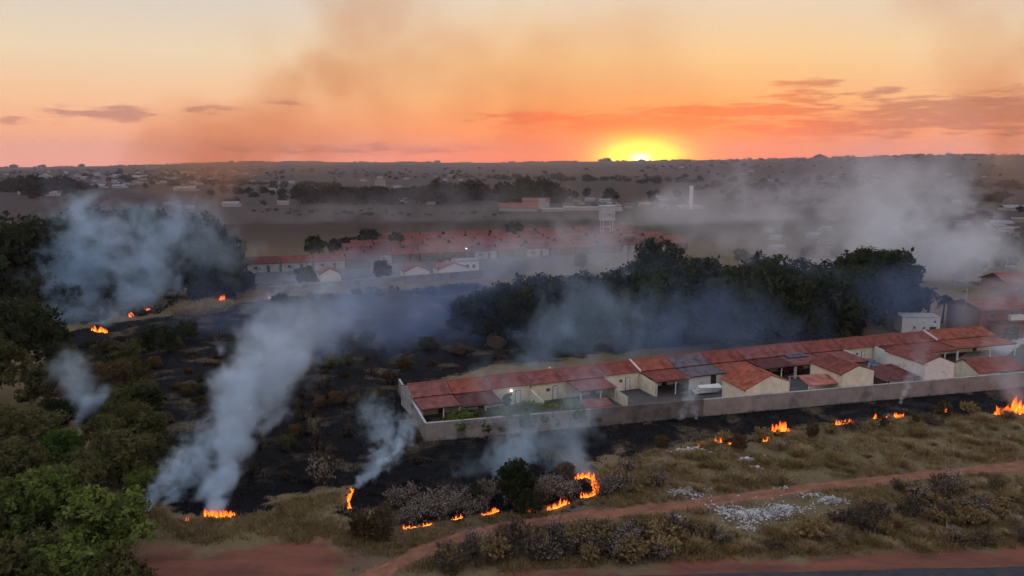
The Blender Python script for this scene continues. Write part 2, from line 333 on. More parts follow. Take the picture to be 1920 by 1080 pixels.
q.L(q.m('ADD', n3, q.m('MULTIPLY', n4, .35)), bp.inputs['Height']); q.L(bp.outputs[0], b.inputs['Normal'])
ground = link(bpy.data.objects.new('ground', npmesh('ground', np.stack([gx, gy, gz], 1), gq, gm, ga)))
ground.data.polygons.foreach_set('use_smooth', [True] * len(ground.data.polygons)); tag(ground, kind='structure')

def strip(name, pts, widths, z, material, wob=.25, seed=1):
    rs = random.Random(seed); m = MB(); P = [Vector(p) for p in pts]; fine = []
    for i in range(len(P) - 1):
        for k in range(8):
            a, bq, c, d = P[max(i - 1, 0)], P[i], P[i + 1], P[min(i + 2, len(P) - 1)]; s = k / 8
            fine.append((.5 * ((2 * bq) + (c - a) * s + (2 * a - 5 * bq + 4 * c - d) * s * s + (-a + 3 * bq - 3 * c + d) * s ** 3), widths[i] * (1 - s) + widths[i + 1] * s))
    fine.append((P[-1], widths[-1])); vs = []
    for i, (p, wd) in enumerate(fine):
        d = (fine[min(i + 1, len(fine) - 1)][0] - fine[max(i - 1, 0)][0]).normalized(); nn = Vector((-d.y, d.x, 0))
        for sgn in (1, -1):
            c = p + nn * sgn * (wd / 2 + rs.uniform(-wob, wob)); vs.append((c.x, c.y, z))
    m.add(vs, [(2 * i, 2 * i + 1, 2 * i + 3, 2 * i + 2) for i in range(len(fine) - 1)])
    return tag(m.build(name, material), kind='structure')
pp = [(640, 1120), (700, 1080), (760, 1050), (850, 1012), (950, 988), (1100, 968), (1250, 951), (1400, 931), (1550, 911), (1700, 895), (1920, 872), (2200, 846)]
pth = strip('path', [G(*p) for p in pp], [2.4, 2.3, 2.2, 2.0, 1.9, 2.2, 2.2, 2.1, 2.2, 2.2, 2.3, 2.4], .006, M['path'], .3)
for sg in (-1, 1):
    cl_ = [G(*p) for p in pp]; off = []
    for i in range(len(cl_)):
        d_ = (cl_[min(i + 1, len(cl_) - 1)] - cl_[max(i - 1, 0)]).normalized(); off.append(cl_[i] + Vector((-d_.y, d_.x, 0)) * .62 * sg)
    rt = strip('wheel_rut', off, [.34] * len(off), .011, M['rut'], .1, 7 + sg); rt.parent = pth
rd_ = Vector((0, -3.4, 0))
strip('road', [G(200, 1106) + rd_, G(1000, 1084) + rd_, G(1500, 1071) + rd_, G(1920, 1061) + rd_, G(2600, 1047) + rd_], [6.6] * 5, .01, M['asphalt'], .12, 3)
pave = strip('street', [G(1800, 705), G(1860, 655), G(1900, 632), G(1990, 610), G(2200, 590)], [5.5, 6, 7, 7, 7], .008, M['concrete'], .2, 4)

# ------------------------------------------------------------------ trees
rng = np.random.default_rng(7)
def crown_mesh(name, lobes, n_leaf, size, mat_, droop=.35, seed=0):
    """leaf-sized faces spread over uneven lobes; lobes: (x,y,z,rx,rz)"""
    g = np.random.default_rng(seed); L = np.array(lobes); wgt = L[:, 3] ** 2; k = g.choice(len(L), n_leaf, p=wgt / wgt.sum())
    # twigs: leaves gather in small clumps
    nc = max(12, n_leaf // 16); ck = g.choice(len(L), nc, p=wgt / wgt.sum())
    d = g.normal(size=(nc, 3)); d[:, 2] += .25; d /= np.linalg.norm(d, axis=1)[:, None]
    rad = g.uniform(.45, 1.08, nc) ** .6
    cc = L[ck, :3] + d * rad[:, None] * np.stack([L[ck, 3], L[ck, 3], L[ck, 4]], 1)
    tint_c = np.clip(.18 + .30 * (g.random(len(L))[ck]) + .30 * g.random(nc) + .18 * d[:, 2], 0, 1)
    pick = g.integers(0, nc, n_leaf)
    c = cc[pick] + g.normal(size=(n_leaf, 3)) * (.055 * L[:, 3].mean() + size * .55)
    nrm = d[pick] * .8 + g.normal(size=(n_leaf, 3)) * .55; nrm[:, 2] += .25; nrm /= np.linalg.norm(nrm, axis=1)[:, None]
    a = np.cross(nrm, g.normal(size=(n_leaf, 3))); a /= np.linalg.norm(a, axis=1)[:, None]; bb = np.cross(nrm, a)
    s = (size * g.uniform(.6, 1.35, n_leaf))[:, None]; a *= s; bb *= s * .55
    v = np.stack([c - a, c + bb - a * .1 - nrm * s * .1, c + a, c - bb - a * .1 - nrm * s * .1], 1).reshape(-1, 3)
    v[:, 2] = np.maximum(v[:, 2], .02)
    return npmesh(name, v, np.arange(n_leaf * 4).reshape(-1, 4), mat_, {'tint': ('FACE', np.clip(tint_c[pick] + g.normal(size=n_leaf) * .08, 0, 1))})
def lobes_round(g, n, rx, z0, z1, rl):
    out = [(0, 0, (z0 + z1) / 2, rx * .62, (z1 - z0) * .36)]
    for i in range(n):
        a = 2.4 * i + g.uniform(-.4, .4); h = (i + .5) / n; zz = z0 + (z1 - z0) * (.12 + .80 * h)
        rim = rx * math.sqrt(max(.05, 1 - (h * 1.7 - .72) ** 2 * .9)) * g.uniform(.55, .95)
        r_ = rl * g.uniform(.65, 1.25); out.append((rim * math.cos(a), rim * math.sin(a), zz, r_, r_ * g.uniform(.6, .85)))
    return out
def trunk_mesh(name, h, r, seed, spread=2.2, mat_=None):
    g = random.Random(seed); m = MB(); top = (g.uniform(-.4, .4), g.uniform(-.4, .4), h)
    m.tube([(0, 0, -.2), (g.uniform(-.1, .1), g.uniform(-.1, .1), h * .35), (top[0] * .6, top[1] * .6, h * .7), top], [r * 1.35, r, r * .75, r * .45], 7)
    for i in range(5):
        a = i * 1.26 + g.uniform(-.3, .3); z = h * g.uniform(.4, .7); s = spread * g.uniform(.7, 1.1)
        m.tube([(0, 0, z), (math.cos(a) * s * .5, math.sin(a) * s * .5, z + h * .22), (math.cos(a) * s, math.sin(a) * s, z + h * .42)], [r * .5, r * .33, r * .12], 5)
    return m.mesh(name, mat_ or M['bark'], True)
def tree_proto(name, seed, h=10., rx=4.2, n_leaf=8000, size=.3, crown0=.28, nl=15, rl=1.9, material='leaf_green'):
    g = random.Random(seed)
    cm = crown_mesh('crown', lobes_round(g, nl, rx, h * crown0, h * .93, rl), n_leaf, size, M[material], seed=seed)
    tm = trunk_mesh('trunk', h * .72, .024 * h, seed, rx * .55)
    return (tm, cm)
PT = {
    'a': tree_proto('a', 1, 10, 4.3, 9000, .27), 'b': tree_proto('b', 2, 10, 3.6, 8000, .27, .2, 17, 1.7), 'c': tree_proto('c', 3, 10, 5.0, 9000, .28, .38, 16, 2.1),
    'bush': tree_proto('bush', 4, 10, 5.6, 8000, .34, .02, 18, 2.3),
    'm1': tree_proto('m1', 5, 10, 4.4, 4600, .36, .12, 16, 2.0), 'm2': tree_proto('m2', 6, 10, 4.0, 4600, .36, .10, 18, 1.8), 'm3': tree_proto('m3', 8, 10, 4.9, 4800, .37, .15, 15, 2.2),
    'f1': tree_proto('f1', 9, 10, 4.6, 900, .8, .05, 10, 2.4), 'f2': tree_proto('f2', 10, 10, 5.6, 900, .85, .02, 11, 2.6),
}
def tree(name, loc, h, kind, material, label, cat='tree', group=None, wide=1., bark=None):
    tm, cm = PT[kind]; o = empty(name, loc, random.uniform(0, 6.28), label, cat, group); s = h / 10.
    o.scale = (s * wide, s * wide, s)
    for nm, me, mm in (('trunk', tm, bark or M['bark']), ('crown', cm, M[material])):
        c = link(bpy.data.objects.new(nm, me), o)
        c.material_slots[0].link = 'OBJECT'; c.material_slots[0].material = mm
    return o
random.seed(11)
def gtree(name, px, py_base, h, *a, **k):
    p = G(px, py_base); p.z = float(hz(p.x, p.y)); return tree(name, p, h, *a, **k)
# leafy trees in the corner by the red soil (crowns 60-75 m away)
for px, py, h, kd, mt, wd, lb in [
        (205, 1065, 7.4, 'a', 'leaf_green', 1.05, 'leafy green tree bordering the bare red soil, its crown brightest'),
        (70, 1050, 7.8, 'c', 'leaf_green', .95, 'broad green tree wedged in the corner clump behind the bright-crowned tree'),
        (-40, 1075, 8.0, 'a', 'leaf_olive', 1., 'olive green tree cut by the picture edge, in the clump beside the red soil'),
        (120, 1150, 6.6, 'b', 'leaf_green', 1.2, 'lower green tree with small crown in front of the corner clump'),
        (20, 1170, 7.2, 'a', 'leaf_olive', 1.1, 'dull olive tree at the foot of the corner clump'),
        (215, 1160, 5.4, 'bush', 'leaf_olive', .8, 'rounded olive bush rooted beside the bare red soil'),
        (130, 985, 6.0, 'c', 'leaf_olive', 1., 'dark olive tree behind the corner clump, below the brown bushes')]:
    gtree('leafy_tree', px, py, h, kd, mt, lb, group='leafy trees beside the red soil', wide=wd)
for px, py, h, kd, mt, wd, lb in [
        (45, 705, 13.5, 'b', 'leaf_dark', 1.05, 'tall dark evergreen tree standing below the smoky forest edge'),
        (-30, 760, 11, 'a', 'leaf_olive', 1., 'olive tree beside the tall dark evergreen, cut by the picture edge'),
        (85, 760, 6.5, 'm1', 'leaf_olive', 1., 'low olive tree at the foot of the tall dark evergreen'),
        (205, 750, 5.6, 'c', 'leaf_brown', 1.1, 'dry brown umbrella-shaped tree at the rim of the burnt ground'),
        (150, 765, 6.0, 'm2', 'leaf_grey', 1., 'bare grey scorched tree wrapped in thin smoke beside the brown umbrella tree'),
        (60, 860, 6.4, 'bush', 'leaf_olive', 1., 'wide olive thicket between the corner clump and the dry umbrella tree'),
        (-20, 850, 6.4, 'bush', 'leaf_olive', 1., 'olive thicket cut by the picture edge above the corner clump'),
        (120, 880, 5.0, 'b', 'leaf_bright', 1.05, 'small vivid green tree among the olive thickets'),
        (225, 905, 6.2, 'bush', 'leaf_olive', .85, 'dark olive bush bordering the burnt slope beside the small blue smoke'),
        (165, 930, 5.0, 'bush', 'leaf_olive', .95, 'olive bush between the vivid green tree and the corner clump'),
        (35, 935, 6.0, 'c', 'leaf_olive', 1., 'dull olive tree rising directly behind the corner clump'),
        (270, 935, 3.4, 'bush', 'leaf_green', .9, 'small green bush next to the thin blue smoke'),
        (240, 690, 4.5, 'm1', 'leaf_olive', 1.1, 'low scrub tree just below the far grass fires'),
        (300, 665, 5.5, 'm3', 'leaf_dark', 1.1, 'dark scrub tree below the far grass fires'),
        (350, 640, 4.2, 'm2', 'leaf_dark', 1.2, 'dark scrub bush under the burning straw strip'),
        (200, 672, 3.6, 'm1', 'leaf_olive', 1.2, 'olive scrub below the flaring far grass fire'),
        (120, 690, 4.6, 'bush', 'leaf_olive', .8, 'low olive scrub between the tall evergreen and the far fires'),
        (105, 800, 4.0, 'bush', 'leaf_dark', .9, 'dark scrub below the bare scorched tree'), (255, 800, 3.4, 'bush', 'leaf_grey', .9, 'grey scrub below the brown umbrella tree'),
        (200, 840, 4.4, 'bush', 'leaf_olive', .9, 'olive scrub between the scorched tree and the vivid green tree'), (290, 870, 3.8, 'bush', 'leaf_olive', .9, 'olive bush above the thin blue smoke'),
        (110, 655, 4.4, 'm3', 'leaf_dark', 1., 'dark scrub next to the flaring far fire'), (80, 650, 6, 'm1', 'leaf_dark', 1., 'dark tree between the evergreen and the far smoke')]:
    gtree('scrub_tree', px, py, h, kd, mt, lb, group='trees and scrub along the burnt slope', wide=wd)
random.seed(51)
for px, py, h in [(600, 762, 1.6), (630, 756, 1.9), (665, 760, 1.7), (700, 752, 2.0), (728, 745, 1.8), (585, 700, 2.0), (620, 690, 2.3), (650, 684, 2.0), (560, 765, 1.4), (350, 742, 1.6), (380, 735, 1.4), (255, 660, 2.8), (290, 690, 2.2), (330, 655, 2.4), (270, 720, 1.8), (540, 840, 1.8), (555, 815, 1.5), (690, 640, 2.4), (800, 655, 2.6), (860, 665, 2.2), (930, 655, 2.6), (760, 690, 1.8), (470, 660, 2.0), (420, 690, 1.6), (310, 790, 1.5), (390, 820, 1.3)]:
    gtree('low_scrub', px, py, h, 'bush', random.choice(['leaf_olive', 'leaf_brown', 'leaf_olive', 'leaf_grey']), 'low scrub bush spared by the fire on the black slope', 'bush', 'scrub spared on the black slope', 1.1)
for k in range(20):
    px = random.uniform(110, 285); py = 690 + (px - 110) * .6 + random.uniform(-50, 55)
    gtree('slope_bush', px, py, random.uniform(2.6, 4.4), random.choice(['bush', 'm1', 'c']), random.choice(['leaf_olive', 'leaf_dark', 'leaf_olive']), 'olive-brown bush in the scrub between leafy corner trees and burnt slope', 'bush', 'scrub bordering the burnt slope', 1.15)
# dark wood behind the far-left smoke
for i, (px, py, h) in enumerate([(10, 600, 23), (60, 585, 22.5), (-60, 590, 23), (110, 560, 18), (160, 545, 20), (205, 535, 22), (250, 530, 22.5), (300, 525, 21), (345, 520, 19.5), (390, 525, 17),
                                 (425, 545, 13), (458, 548, 6), (120, 585, 11), (165, 578, 11), (215, 572, 12), (262, 566, 12), (310, 560, 12), (355, 556, 12), (400, 552, 12), (280, 540, 15), (190, 555, 14), (130, 600, 8), (20, 540, 17), (85, 510, 17), (240, 500, 18), (330, 495, 15), (-120, 560, 22), (440, 560, 8), (380, 565, 7)]):
    gtree('forest_tree', px, py, h, ('m1', 'm2', 'm3')[i % 3], 'leaf_dark', 'very tall dark tree at the wood edge beside the large blue smoke' if px < 70 else 'dark tree of the wood behind the large blue smoke', group='wood behind the large blue smoke', wide=1.05)
# dark grove behind the row houses
for i, (px, py, h) in enumerate([(880, 632, 8.5), (915, 638, 10.5), (960, 635, 12), (1010, 632, 12.5), (1060, 634, 13), (1115, 640, 13.5), (1170, 640, 14), (1225, 642, 14.5), (1280, 642, 15.2), (1335, 640, 15.4), (1390, 640, 15.8),
                                 (1445, 640, 16), (1500, 635, 15.5), (1550, 640, 14), (1600, 628, 14.5), (1638, 606, 16), (1656, 598, 16.5), (1090, 600, 11), (1200, 595, 13), (1310, 590, 14), (1430, 590, 14.5), (1540, 600, 13),
                                 (940, 600, 8), (1010, 590, 9), (860, 610, 6), (1610, 590, 15), (1370, 655, 12), (1480, 655, 11), (1575, 640, 10)]):
    gtree('grove_tree', px, py, h, ('m3', 'm1', 'm2')[i % 3], 'leaf_dark', 'dark tree in the thin smoky end of the grove facing the burnt slope' if px < 1100 else 'dark broad tree at the grove end beside the white block' if px > 1630 else 'dark broad tree in the thick middle of the grove behind the row houses', group='grove behind the row houses', wide=1.0)
gtree('round_tree', 1232, 548, 14.6, 'm3', 'leaf_dark', 'large round-crowned tree standing alone behind the dark grove', wide=.85)
for px, py, h, kd, lb in [(716, 525, 6.2, 'm1', 'round dark tree against the estate wall'), (840, 503, 5.5, 'm2', 'dark tree beside the white estate houses with the street lamp'),
                          (575, 535, 5.6, 'm3', 'spreading tree in front of the first estate roofs'), (965, 452, 8.5, 'm3', 'lone spreading tree in the open field beyond the estate'),
                          (690, 470, 9, 'm1', 'bigger of the paired trees behind the estate roofs'), (742, 470, 7.5, 'm2', 'smaller of the paired trees behind the estate roofs'),
                          (590, 480, 8, 'm2', 'grey-green tree behind the long estate roof'), (630, 476, 6, 'm3', 'low tree between the long estate roof and the paired trees'),
                          (1090, 503, 5.0, 'm1', 'small tree between the estate roofs and the grove'), (1200, 500, 4.5, 'm2', 'small tree beside the red pillar tank')]:
    gtree('street_tree', px, py, h, kd, 'leaf_dark', lb)
# far trees over the plain
def fartree(px, py, hpx, i, label, group):
    d = ray(px, py); s = -CH / d.z
    for _ in range(6):
        x, y = d.x * s, d.y * s; s = (float(hz(x, y)) - CH) / d.z if d.z < 0 else 4000
    x, y = d.x * s, d.y * s
    tree('far_tree', (x, y, float(hz(x, y))), hpx * y / F, ('f1', 'f2')[i % 2], 'leaf_far', label, group=group, wide=random.uniform(1., 1.6))
far = []
for a, b_, y0, y1, h0, h1, nn in [(565, 860, 374, 384, 18, 30, 26), (800, 1040, 366, 382, 20, 38, 26), (0, 165, 352, 366, 14, 30, 16), (380, 560, 352, 384, 8, 14, 18), (1040, 1290, 362, 392, 8, 16, 16),
                                 (1290, 1700, 340, 380, 7, 14, 26), (1700, 1920, 345, 420, 10, 20, 20), (160, 400, 325, 365, 6, 10, 24), (500, 1100, 318, 340, 3, 6, 34), (1200, 1900, 312, 336, 3, 6, 34), (0, 400, 318, 330, 3, 5, 20),
                                 (1380, 1800, 470, 500, 16, 26, 12), (1780, 1920, 440, 520, 22, 34, 9), (990, 1180, 440, 456, 12, 20, 6)]:
    for k in range(nn): far.append((random.uniform(a, b_), random.uniform(y0, y1), random.uniform(h0, h1)))
for i, (px, py, hp) in enumerate(far):
    fartree(px, py, hp, i, 'hazy dark tree on the plain beyond the estate', 'far trees on the plain')
fartree(60, 372, 44, 0, 'tall hazy tree cluster rising above the wood by the far white sheds', None)
# tree line on the horizon ridge: one mass
g = np.random.default_rng(5); vs = []
for k in range(1500):
    a = g.uniform(HAZ[1] - .1, HAZ[9] + .1); r_ = g.uniform(4700, 5250); px = 960 + math.tan(a) * math.cos(PITCH) * F
    if math.sin(a * 40) + math.sin(a * 97 + 1) + g.normal() * .5 < .2: continue
    x, y = r_ * math.sin(a), r_ * math.cos(a); vs.append((x, y, float(hz(x, y)), g.uniform(4, 9)))
for px, hh in [(1132, 22), (1122, 15), (1140, 14), (1196, 12), (1521, 26), (1527, 18), (1515, 16), (823, 14), (448, 10), (48, 18), (172, 16), (100, 14), (1395, 12), (1415, 10)]:
    a = math.atan2((px - 960) / F, math.cos(PITCH)); x, y = 5150 * math.sin(a), 5150 * math.cos(a)
    for k in range(4): vs.append((x + g.normal() * 8, y, float(hz(x, y)), hh * g.uniform(.7, 1.05)))
T = np.array(vs); nl = 36; c = np.repeat(T, nl, 0); d = g.normal(size=(len(c), 3)); d /= np.linalg.norm(d, axis=1)[:, None]
ctr = c[:, :3] + d * np.stack([c[:, 3] * .8, c[:, 3] * .8, c[:, 3] * .5], 1); ctr[:, 2] += c[:, 3] * .45
s = c[:, 3] * .33; e1 = g.normal(size=(len(c), 3)); e1 /= np.linalg.norm(e1, axis=1)[:, None]; e2 = np.cross(e1, d); e1 = e1 * s[:, None]; e2 = e2 * s[:, None]
v = np.stack([ctr - e1, ctr + e2, ctr + e1, ctr - e2], 1).reshape(-1, 3)
tl = link(bpy.data.objects.new('treeline', npmesh('treeline', v, np.arange(len(v)).reshape(-1, 4), M['leaf_far'], {'tint': ('FACE', g.random(len(c)) * .6)})))
tag(tl, 'low hazy line of trees along the horizon ridge', None, None, 'stuff')

def wood(label, a, b_, hpx, n_, seed, jit=3.):
    g_ = np.random.default_rng(seed); L_ = []
    for k in range(n_):
        t_ = g_.random(); px, py = a[0] + (b_[0] - a[0]) * t_, a[1] + (b_[1] - a[1]) * t_ + g_.normal() * jit; d = ray(px, py); s = -CH / d.z
        for _ in range(6): s = (float(hz(d.x * s, d.y * s)) - CH) / d.z
        x, y = d.x * s, d.y * s; L_.append((x, y, float(hz(x, y)), hpx * g_.uniform(.5, 1.2) * y / F))
    T = np.array(L_); c = np.repeat(T, 60, 0); d = g_.normal(size=(len(c), 3)); d /= np.linalg.norm(d, axis=1)[:, None]
    ctr = c[:, :3] + d * np.stack([c[:, 3] * 1.0, c[:, 3] * .8, c[:, 3] * .45], 1); ctr[:, 2] += c[:, 3] * .45
    s = c[:, 3] * .22; e1 = g_.normal(size=(len(c), 3)); e1 /= np.linalg.norm(e1, axis=1)[:, None]; e2 = np.cross(e1, d); e1 = e1 * s[:, None]; e2 = e2 * s[:, None]
    v = np.stack([ctr - e1, ctr + e2, ctr + e1, ctr - e2], 1).reshape(-1, 3)
    tag(link(bpy.data.objects.new('woodland', npmesh('woodland', v, np.arange(len(v)).reshape(-1, 4), M['leaf_far'], {'tint': ('FACE', g_.random(len(c)) * .7)}))), label, None, None, 'stuff')
for i, (lb, a, b_, hp, nn) in enumerate([('hazy scrub belt in front of the distant town', (0, 346), (170, 352), 10, 40), ('hazy scrub belt behind the long pale sheds', (380, 342), (640, 350), 7, 60), ('long hazy wood behind the red-roofed hall', (560, 366), (1060, 376), 18, 110),
        ('thin hazy hedge far out on the plain', (450, 326), (900, 330), 4, 60), ('hazy woods under the setting sun', (900, 335), (1300, 340), 7, 70), ('smoky woods beyond the slim column', (1300, 352), (1920, 348), 8, 110), ('smoky scrub beyond the houses in smoke', (1380, 385), (1900, 372), 9, 90),
        ('faint woods below the ridge', (1200, 318), (1920, 312), 4, 110), ('scrub around the distant town', (150, 332), (480, 338), 5, 90), ('faint hedge lines under the ridge', (0, 322), (500, 318), 3, 90), ('scrub line across the brown field', (470, 398), (960, 404), 5, 40), ('scrub patch between estate and brown field', (640, 455), (960, 446), 9, 36), ('dark undergrowth behind the far fires', (95, 612), (440, 562), 11, 70), ('dark undergrowth below the far fires', (70, 668), (330, 622), 8, 50), ('dark scrub along the foot of the estate wall', (520, 566), (900, 540), 11, 46)]):
    wood(lb, a, b_, hp, nn, i)

# ------------------------------------------------------------------ row houses
UA = R(21.2); UO = Vector((-14.6, 106.9, 0)); ud = Vector((math.cos(UA), math.sin(UA), 0)); vd = Vector((math.sin(UA), -math.cos(UA), 0))
UVB = [(-0.2, -0.1), (5.6, -0.2), (11.6, -0.2), (17.5, -0.2), (23.4, -0.5), (29.6, -0.5), (35.9, -0.8), (42.3, -0.9), (49.1, -1.1), (55.8, -1.1), (62.5, -1.2), (69.1, -0.9), (76.1, -0.7), (83.0, -0.6), (90.1, -0.3), (97.0, 0.), (110.7, .9)]
def opening(parent, x, y, z0, wd, hh, kind='window'):
    """a framed opening on a wall that faces -y"""
    f = MB().box(x, x + wd, y - .05, y + .02, z0, z0 + hh).build(kind, M['coping'] if kind == 'window' else M['wood'], parent)
    pane = MB()
    if kind == 'window':
        pane.box(x + .07, x + wd / 2 - .03, y - .065, y - .052, z0 + .07, z0 + hh - .07).build('pane', M['glass'], f)
        MB().box(x + wd / 2 + .03, x + wd - .07, y - .065, y - .052, z0 + .07, z0 + hh - .07).build('pane', M['glass'], f)
    else:
        pane.box(x + .07, x + wd - .07, y - .065, y - .052, z0 + .03, z0 + hh - .07).build('door_leaf', M['white' if kind == 'white_door' else 'wood'], f)
    return f
ORD = ['first', 'second', 'third', 'fourth', 'fifth', 'sixth', 'seventh', 'eighth', 'ninth', 'tenth', 'eleventh', 'twelfth', 'thirteenth', 'fourteenth', 'fifteenth', 'last']
# (front kind, upper roof, lower roof, lean-to depth, description)
ROW = [('lean', 'tile4', 'tile4', 4.4, 'with faded red roof and matching porch roof'), ('lean', 'tile2', 'tile3', 5., 'with orange roof and dark maroon porch roof'),
       ('open', 'tile', None, 0, 'cream front lit by a white lamp'), ('open', 'tile4', None, 0, 'pale front seen through smoke'),
       ('lean', 'tile4', 'tile4', 4.6, 'faded roof and long porch roof'), ('open', 'tile', None, 0, 'cream front with white door'),
       ('lean', 'tile2', 'tile', 4.9, 'bright red projecting porch on a white post'), ('wall', 'tile5', 'tile5', 4.2, 'grey-brown tile roof above a pale front'),
       ('lean', 'tile', 'tile2', 4.6, 'orange porch roof beside the grey roof'), ('lean', 'tile4', 'tile3', 4.8, 'dark brown porch roof'),
       ('lean', 'tile4', 'tile4', 5., 'red roof carrying a bluish solar panel'), ('lean', 'tile', 'tile4', 6.5, 'long porch roof reaching the cream gable'),
       ('open', 'tile', None, 0, 'cream walled yard holding a blue car'), ('lean', 'tile', 'tile3', 5.2, 'dark porch roof beyond the walled yard'),
       ('lean', 'tile', 'tile', 5.2, 'red porch roof beside white parapet'), ('lean', 'tile2', 'tile2', 5.0, 'long orange roof over dark open porch')]
for i, (kind, ru, rl, dep, ds) in enumerate(ROW):
    (u0, v0), (u1, v1) = UVB[i], UVB[i + 1]; p0 = UO + ud * u0 + vd * v0; p1 = UO + ud * u1 + vd * v1
    wd = (p1 - p0).length; rz = math.atan2(p1.y - p0.y, p1.x - p0.x)
    h = empty('row_house', p0, rz, f'{ORD[i]} row house from the end wall, {ds}', 'house', 'row houses behind the long wall')
    rj = random.Random(i); dz = rj.uniform(-.08, .08); zr, ze = 3.85 + dz, 2.85 + dz; gp = .09
    wm = M['cream'] if kind != 'wall' else M['white']
    MB().box(.1, wd - .1, -2.75, -2.6, 0, ze - .05).build('front_wall', wm, h)
    for sx in (.0, wd - .16):
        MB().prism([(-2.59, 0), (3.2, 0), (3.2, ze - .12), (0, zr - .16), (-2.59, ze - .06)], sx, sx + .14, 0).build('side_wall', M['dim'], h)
    MB().box(.15, wd - .17, 3.05, 3.2, 0, ze - .15).build('back_wall', M['white'], h)
    rf = MB().slab([(gp, -3.15, ze - .03), (wd - gp, -3.15, ze - .03), (wd - gp, 0, zr), (gp, 0, zr)], .12).build('roof_front', M[ru], h)
    MB().slab([(gp, 0.01, zr), (wd - gp, 0.01, zr), (wd - gp, 3.5, ze - .1), (gp, 3.5, ze - .1)], .12).build('roof_back', M[ru], h)
    MB().tube([(gp, 0, zr + .01), (wd - gp, 0, zr + .01)], [.11, .11], 6).build('ridge_cap', M['ridge'], h)
    if kind in ('lean', 'wall'):
        ye = -2.76 - dep; zl = 2.28 + dz
        MB().slab([(gp + .05, ye, zl), (wd - gp - .05, ye, zl), (wd - gp - .05, -2.78, ze - .22), (gp + .05, -2.78, ze - .22)], .1).build('porch_roof', M[rl], h)
        MB().box(.2, wd - .2, ye + .18, ye + .3, zl - .26, zl - .1).build('beam', M['wood'], h)
        if kind == 'lean':
            for xx in (.22, wd * .55, wd - .36): MB().box(xx, xx + .14, ye + .17, ye + .31, 0, zl - .26).build('post', M['white'], h)
        else:
            MB().box(.2, wd - .2, ye + .5, ye + .65, 0, zl - .05).build('porch_wall', M['white'], h); opening(h, wd * .62, ye + .5, .1, 1.0, 2.0, 'door')
        if i in (0, 6): MB().prism([(ye + .3, 0), (-2.8, 0), (-2.8, 2.4), (ye + .3, 2.05)], .02, .16, 0).build('porch_side_wall', M['cream'], h)
        opening(h, wd * .25, -2.75, 1.0, 1.3, 1.0); opening(h, wd * .65, -2.75, .02, .9, 2.05, 'door')
    else:
        opening(h, wd * .42, -2.75, 1.35, .6, .5); opening(h, wd * .6, -2.75, .02, .85, 2.05, 'white_door')
    if i in (6, 15): MB().slab([(-.13, -3.2, ze + .12), (.12, -3.2, ze + .12), (.12, .1, zr + .16), (-.13, .1, zr + .16)], .3).build('parapet', M['white'], h)
    if i == 10:
        for k in range(3):
            MB().slab([(1.2 + k * 1.25, -4.6, 2.72), (2.35 + k * 1.25, -4.6, 2.72), (2.35 + k * 1.25, -3.2, 2.92), (1.2 + k * 1.25, -3.2, 2.92)], .06).build('solar_panel', M['panel'], h)
# yard walls between some houses (to the long wall)
WC = G(798, 828); WE = G(1920, 726); WA = math.atan2(WE.y - WC.y, WE.x - WC.x); sdv = Vector((math.cos(WA), math.sin(WA), 0)); tdv = Vector((-math.sin(WA), math.cos(WA), 0))
for i, lb in [(3, 'low pale yard wall between the two open cream-fronted houses'), (5, 'yard wall beside the cream house with the white door'), (8, 'yard wall beside the grey-roofed house'), (12, 'yard wall on the terrace side of the blue car'), (13, 'tall pale yard wall behind the blue car')]:
    u0, v0 = UVB[i]; p = UO + ud * u0 + vd * v0; L_ = 7.5 if i < 12 else 6.0; hh = 1.9 if i < 12 else 2.5
    yw = empty('yard_wall', p, UA, lb, 'wall')
    MB().prism([(-2.9, 0), (-2.9, hh + .3), (-2.9 - L_ * .4, hh), (-2.9 - L_, hh * .8), (-2.9 - L_, 0)], -.2, -.06, 0).build('panel', M['white' if i > 8 else 'cream'], yw)
    MB().slab([(-.23, -2.9 - L_, hh * .8 + .05), (-.03, -2.9 - L_, hh * .8 + .05), (-.03, -2.9 - L_ * .4, hh + .05), (-.23, -2.9 - L_ * .4, hh + .05)], .045).build('coping', M['coping'], yw)
# the long perimeter wall (its own frame: s along, t inward)
pw = empty('perimeter_wall', WC, WA, 'long weathered masonry wall enclosing the row houses beside the burnt strip', 'wall')
segs = [(0, 22.0, 'wall_a'), (22.03, 38.5, 'wall_b'), (38.53, 60., 'wall_a'), (60.03, 84., 'wall_a'), (84.03, 112., 'wall_a')]
for a, b_, mm in segs:
    MB().box(a, b_, 0, .2, 0, 2.35).build('panel', M[mm], pw)
    MB().box(a, b_, -.04, .24, 2.352, 2.43).build('coping', M['coping' if mm == 'wall_a' else 'wall_b'], pw)
for k in range(25):
    s_ = 1.2 + k * 4.5
    MB().box(s_, s_ + .22, -.03, -.002, 0, 2.34).build('pilaster', M['wall_b' if 22 < s_ < 38 else 'wall_a'], pw)
sw = G(748, 739); dv_ = sw - WC
side = empty('end_wall', WC, math.atan2(dv_.y, dv_.x), 'weathered end wall running back from the corner of the long wall', 'wall')
MB().box(.25, dv_.length, -.2, 0, 0, 2.3).build('panel', M['wall_a'], side); MB().box(.25, dv_.length, -.24, .04, 2.302, 2.38).build('coping', M['coping'], side)
for k in range(5): MB().box(1 + k * 4.6, 1.25 + k * 4.6, .002, .03, 0, 2.29).build('pilaster', M['wall_a'], side)
def onwall(px, py, off=.4):
    d = ray(px, py); o = WC + tdv * off; s = (Vector((0, 0, CH)) - o).dot(tdv) / -d.dot(tdv); p = Vector((0, 0, CH)) + d * s
    return (p - WC).dot(sdv), p.z
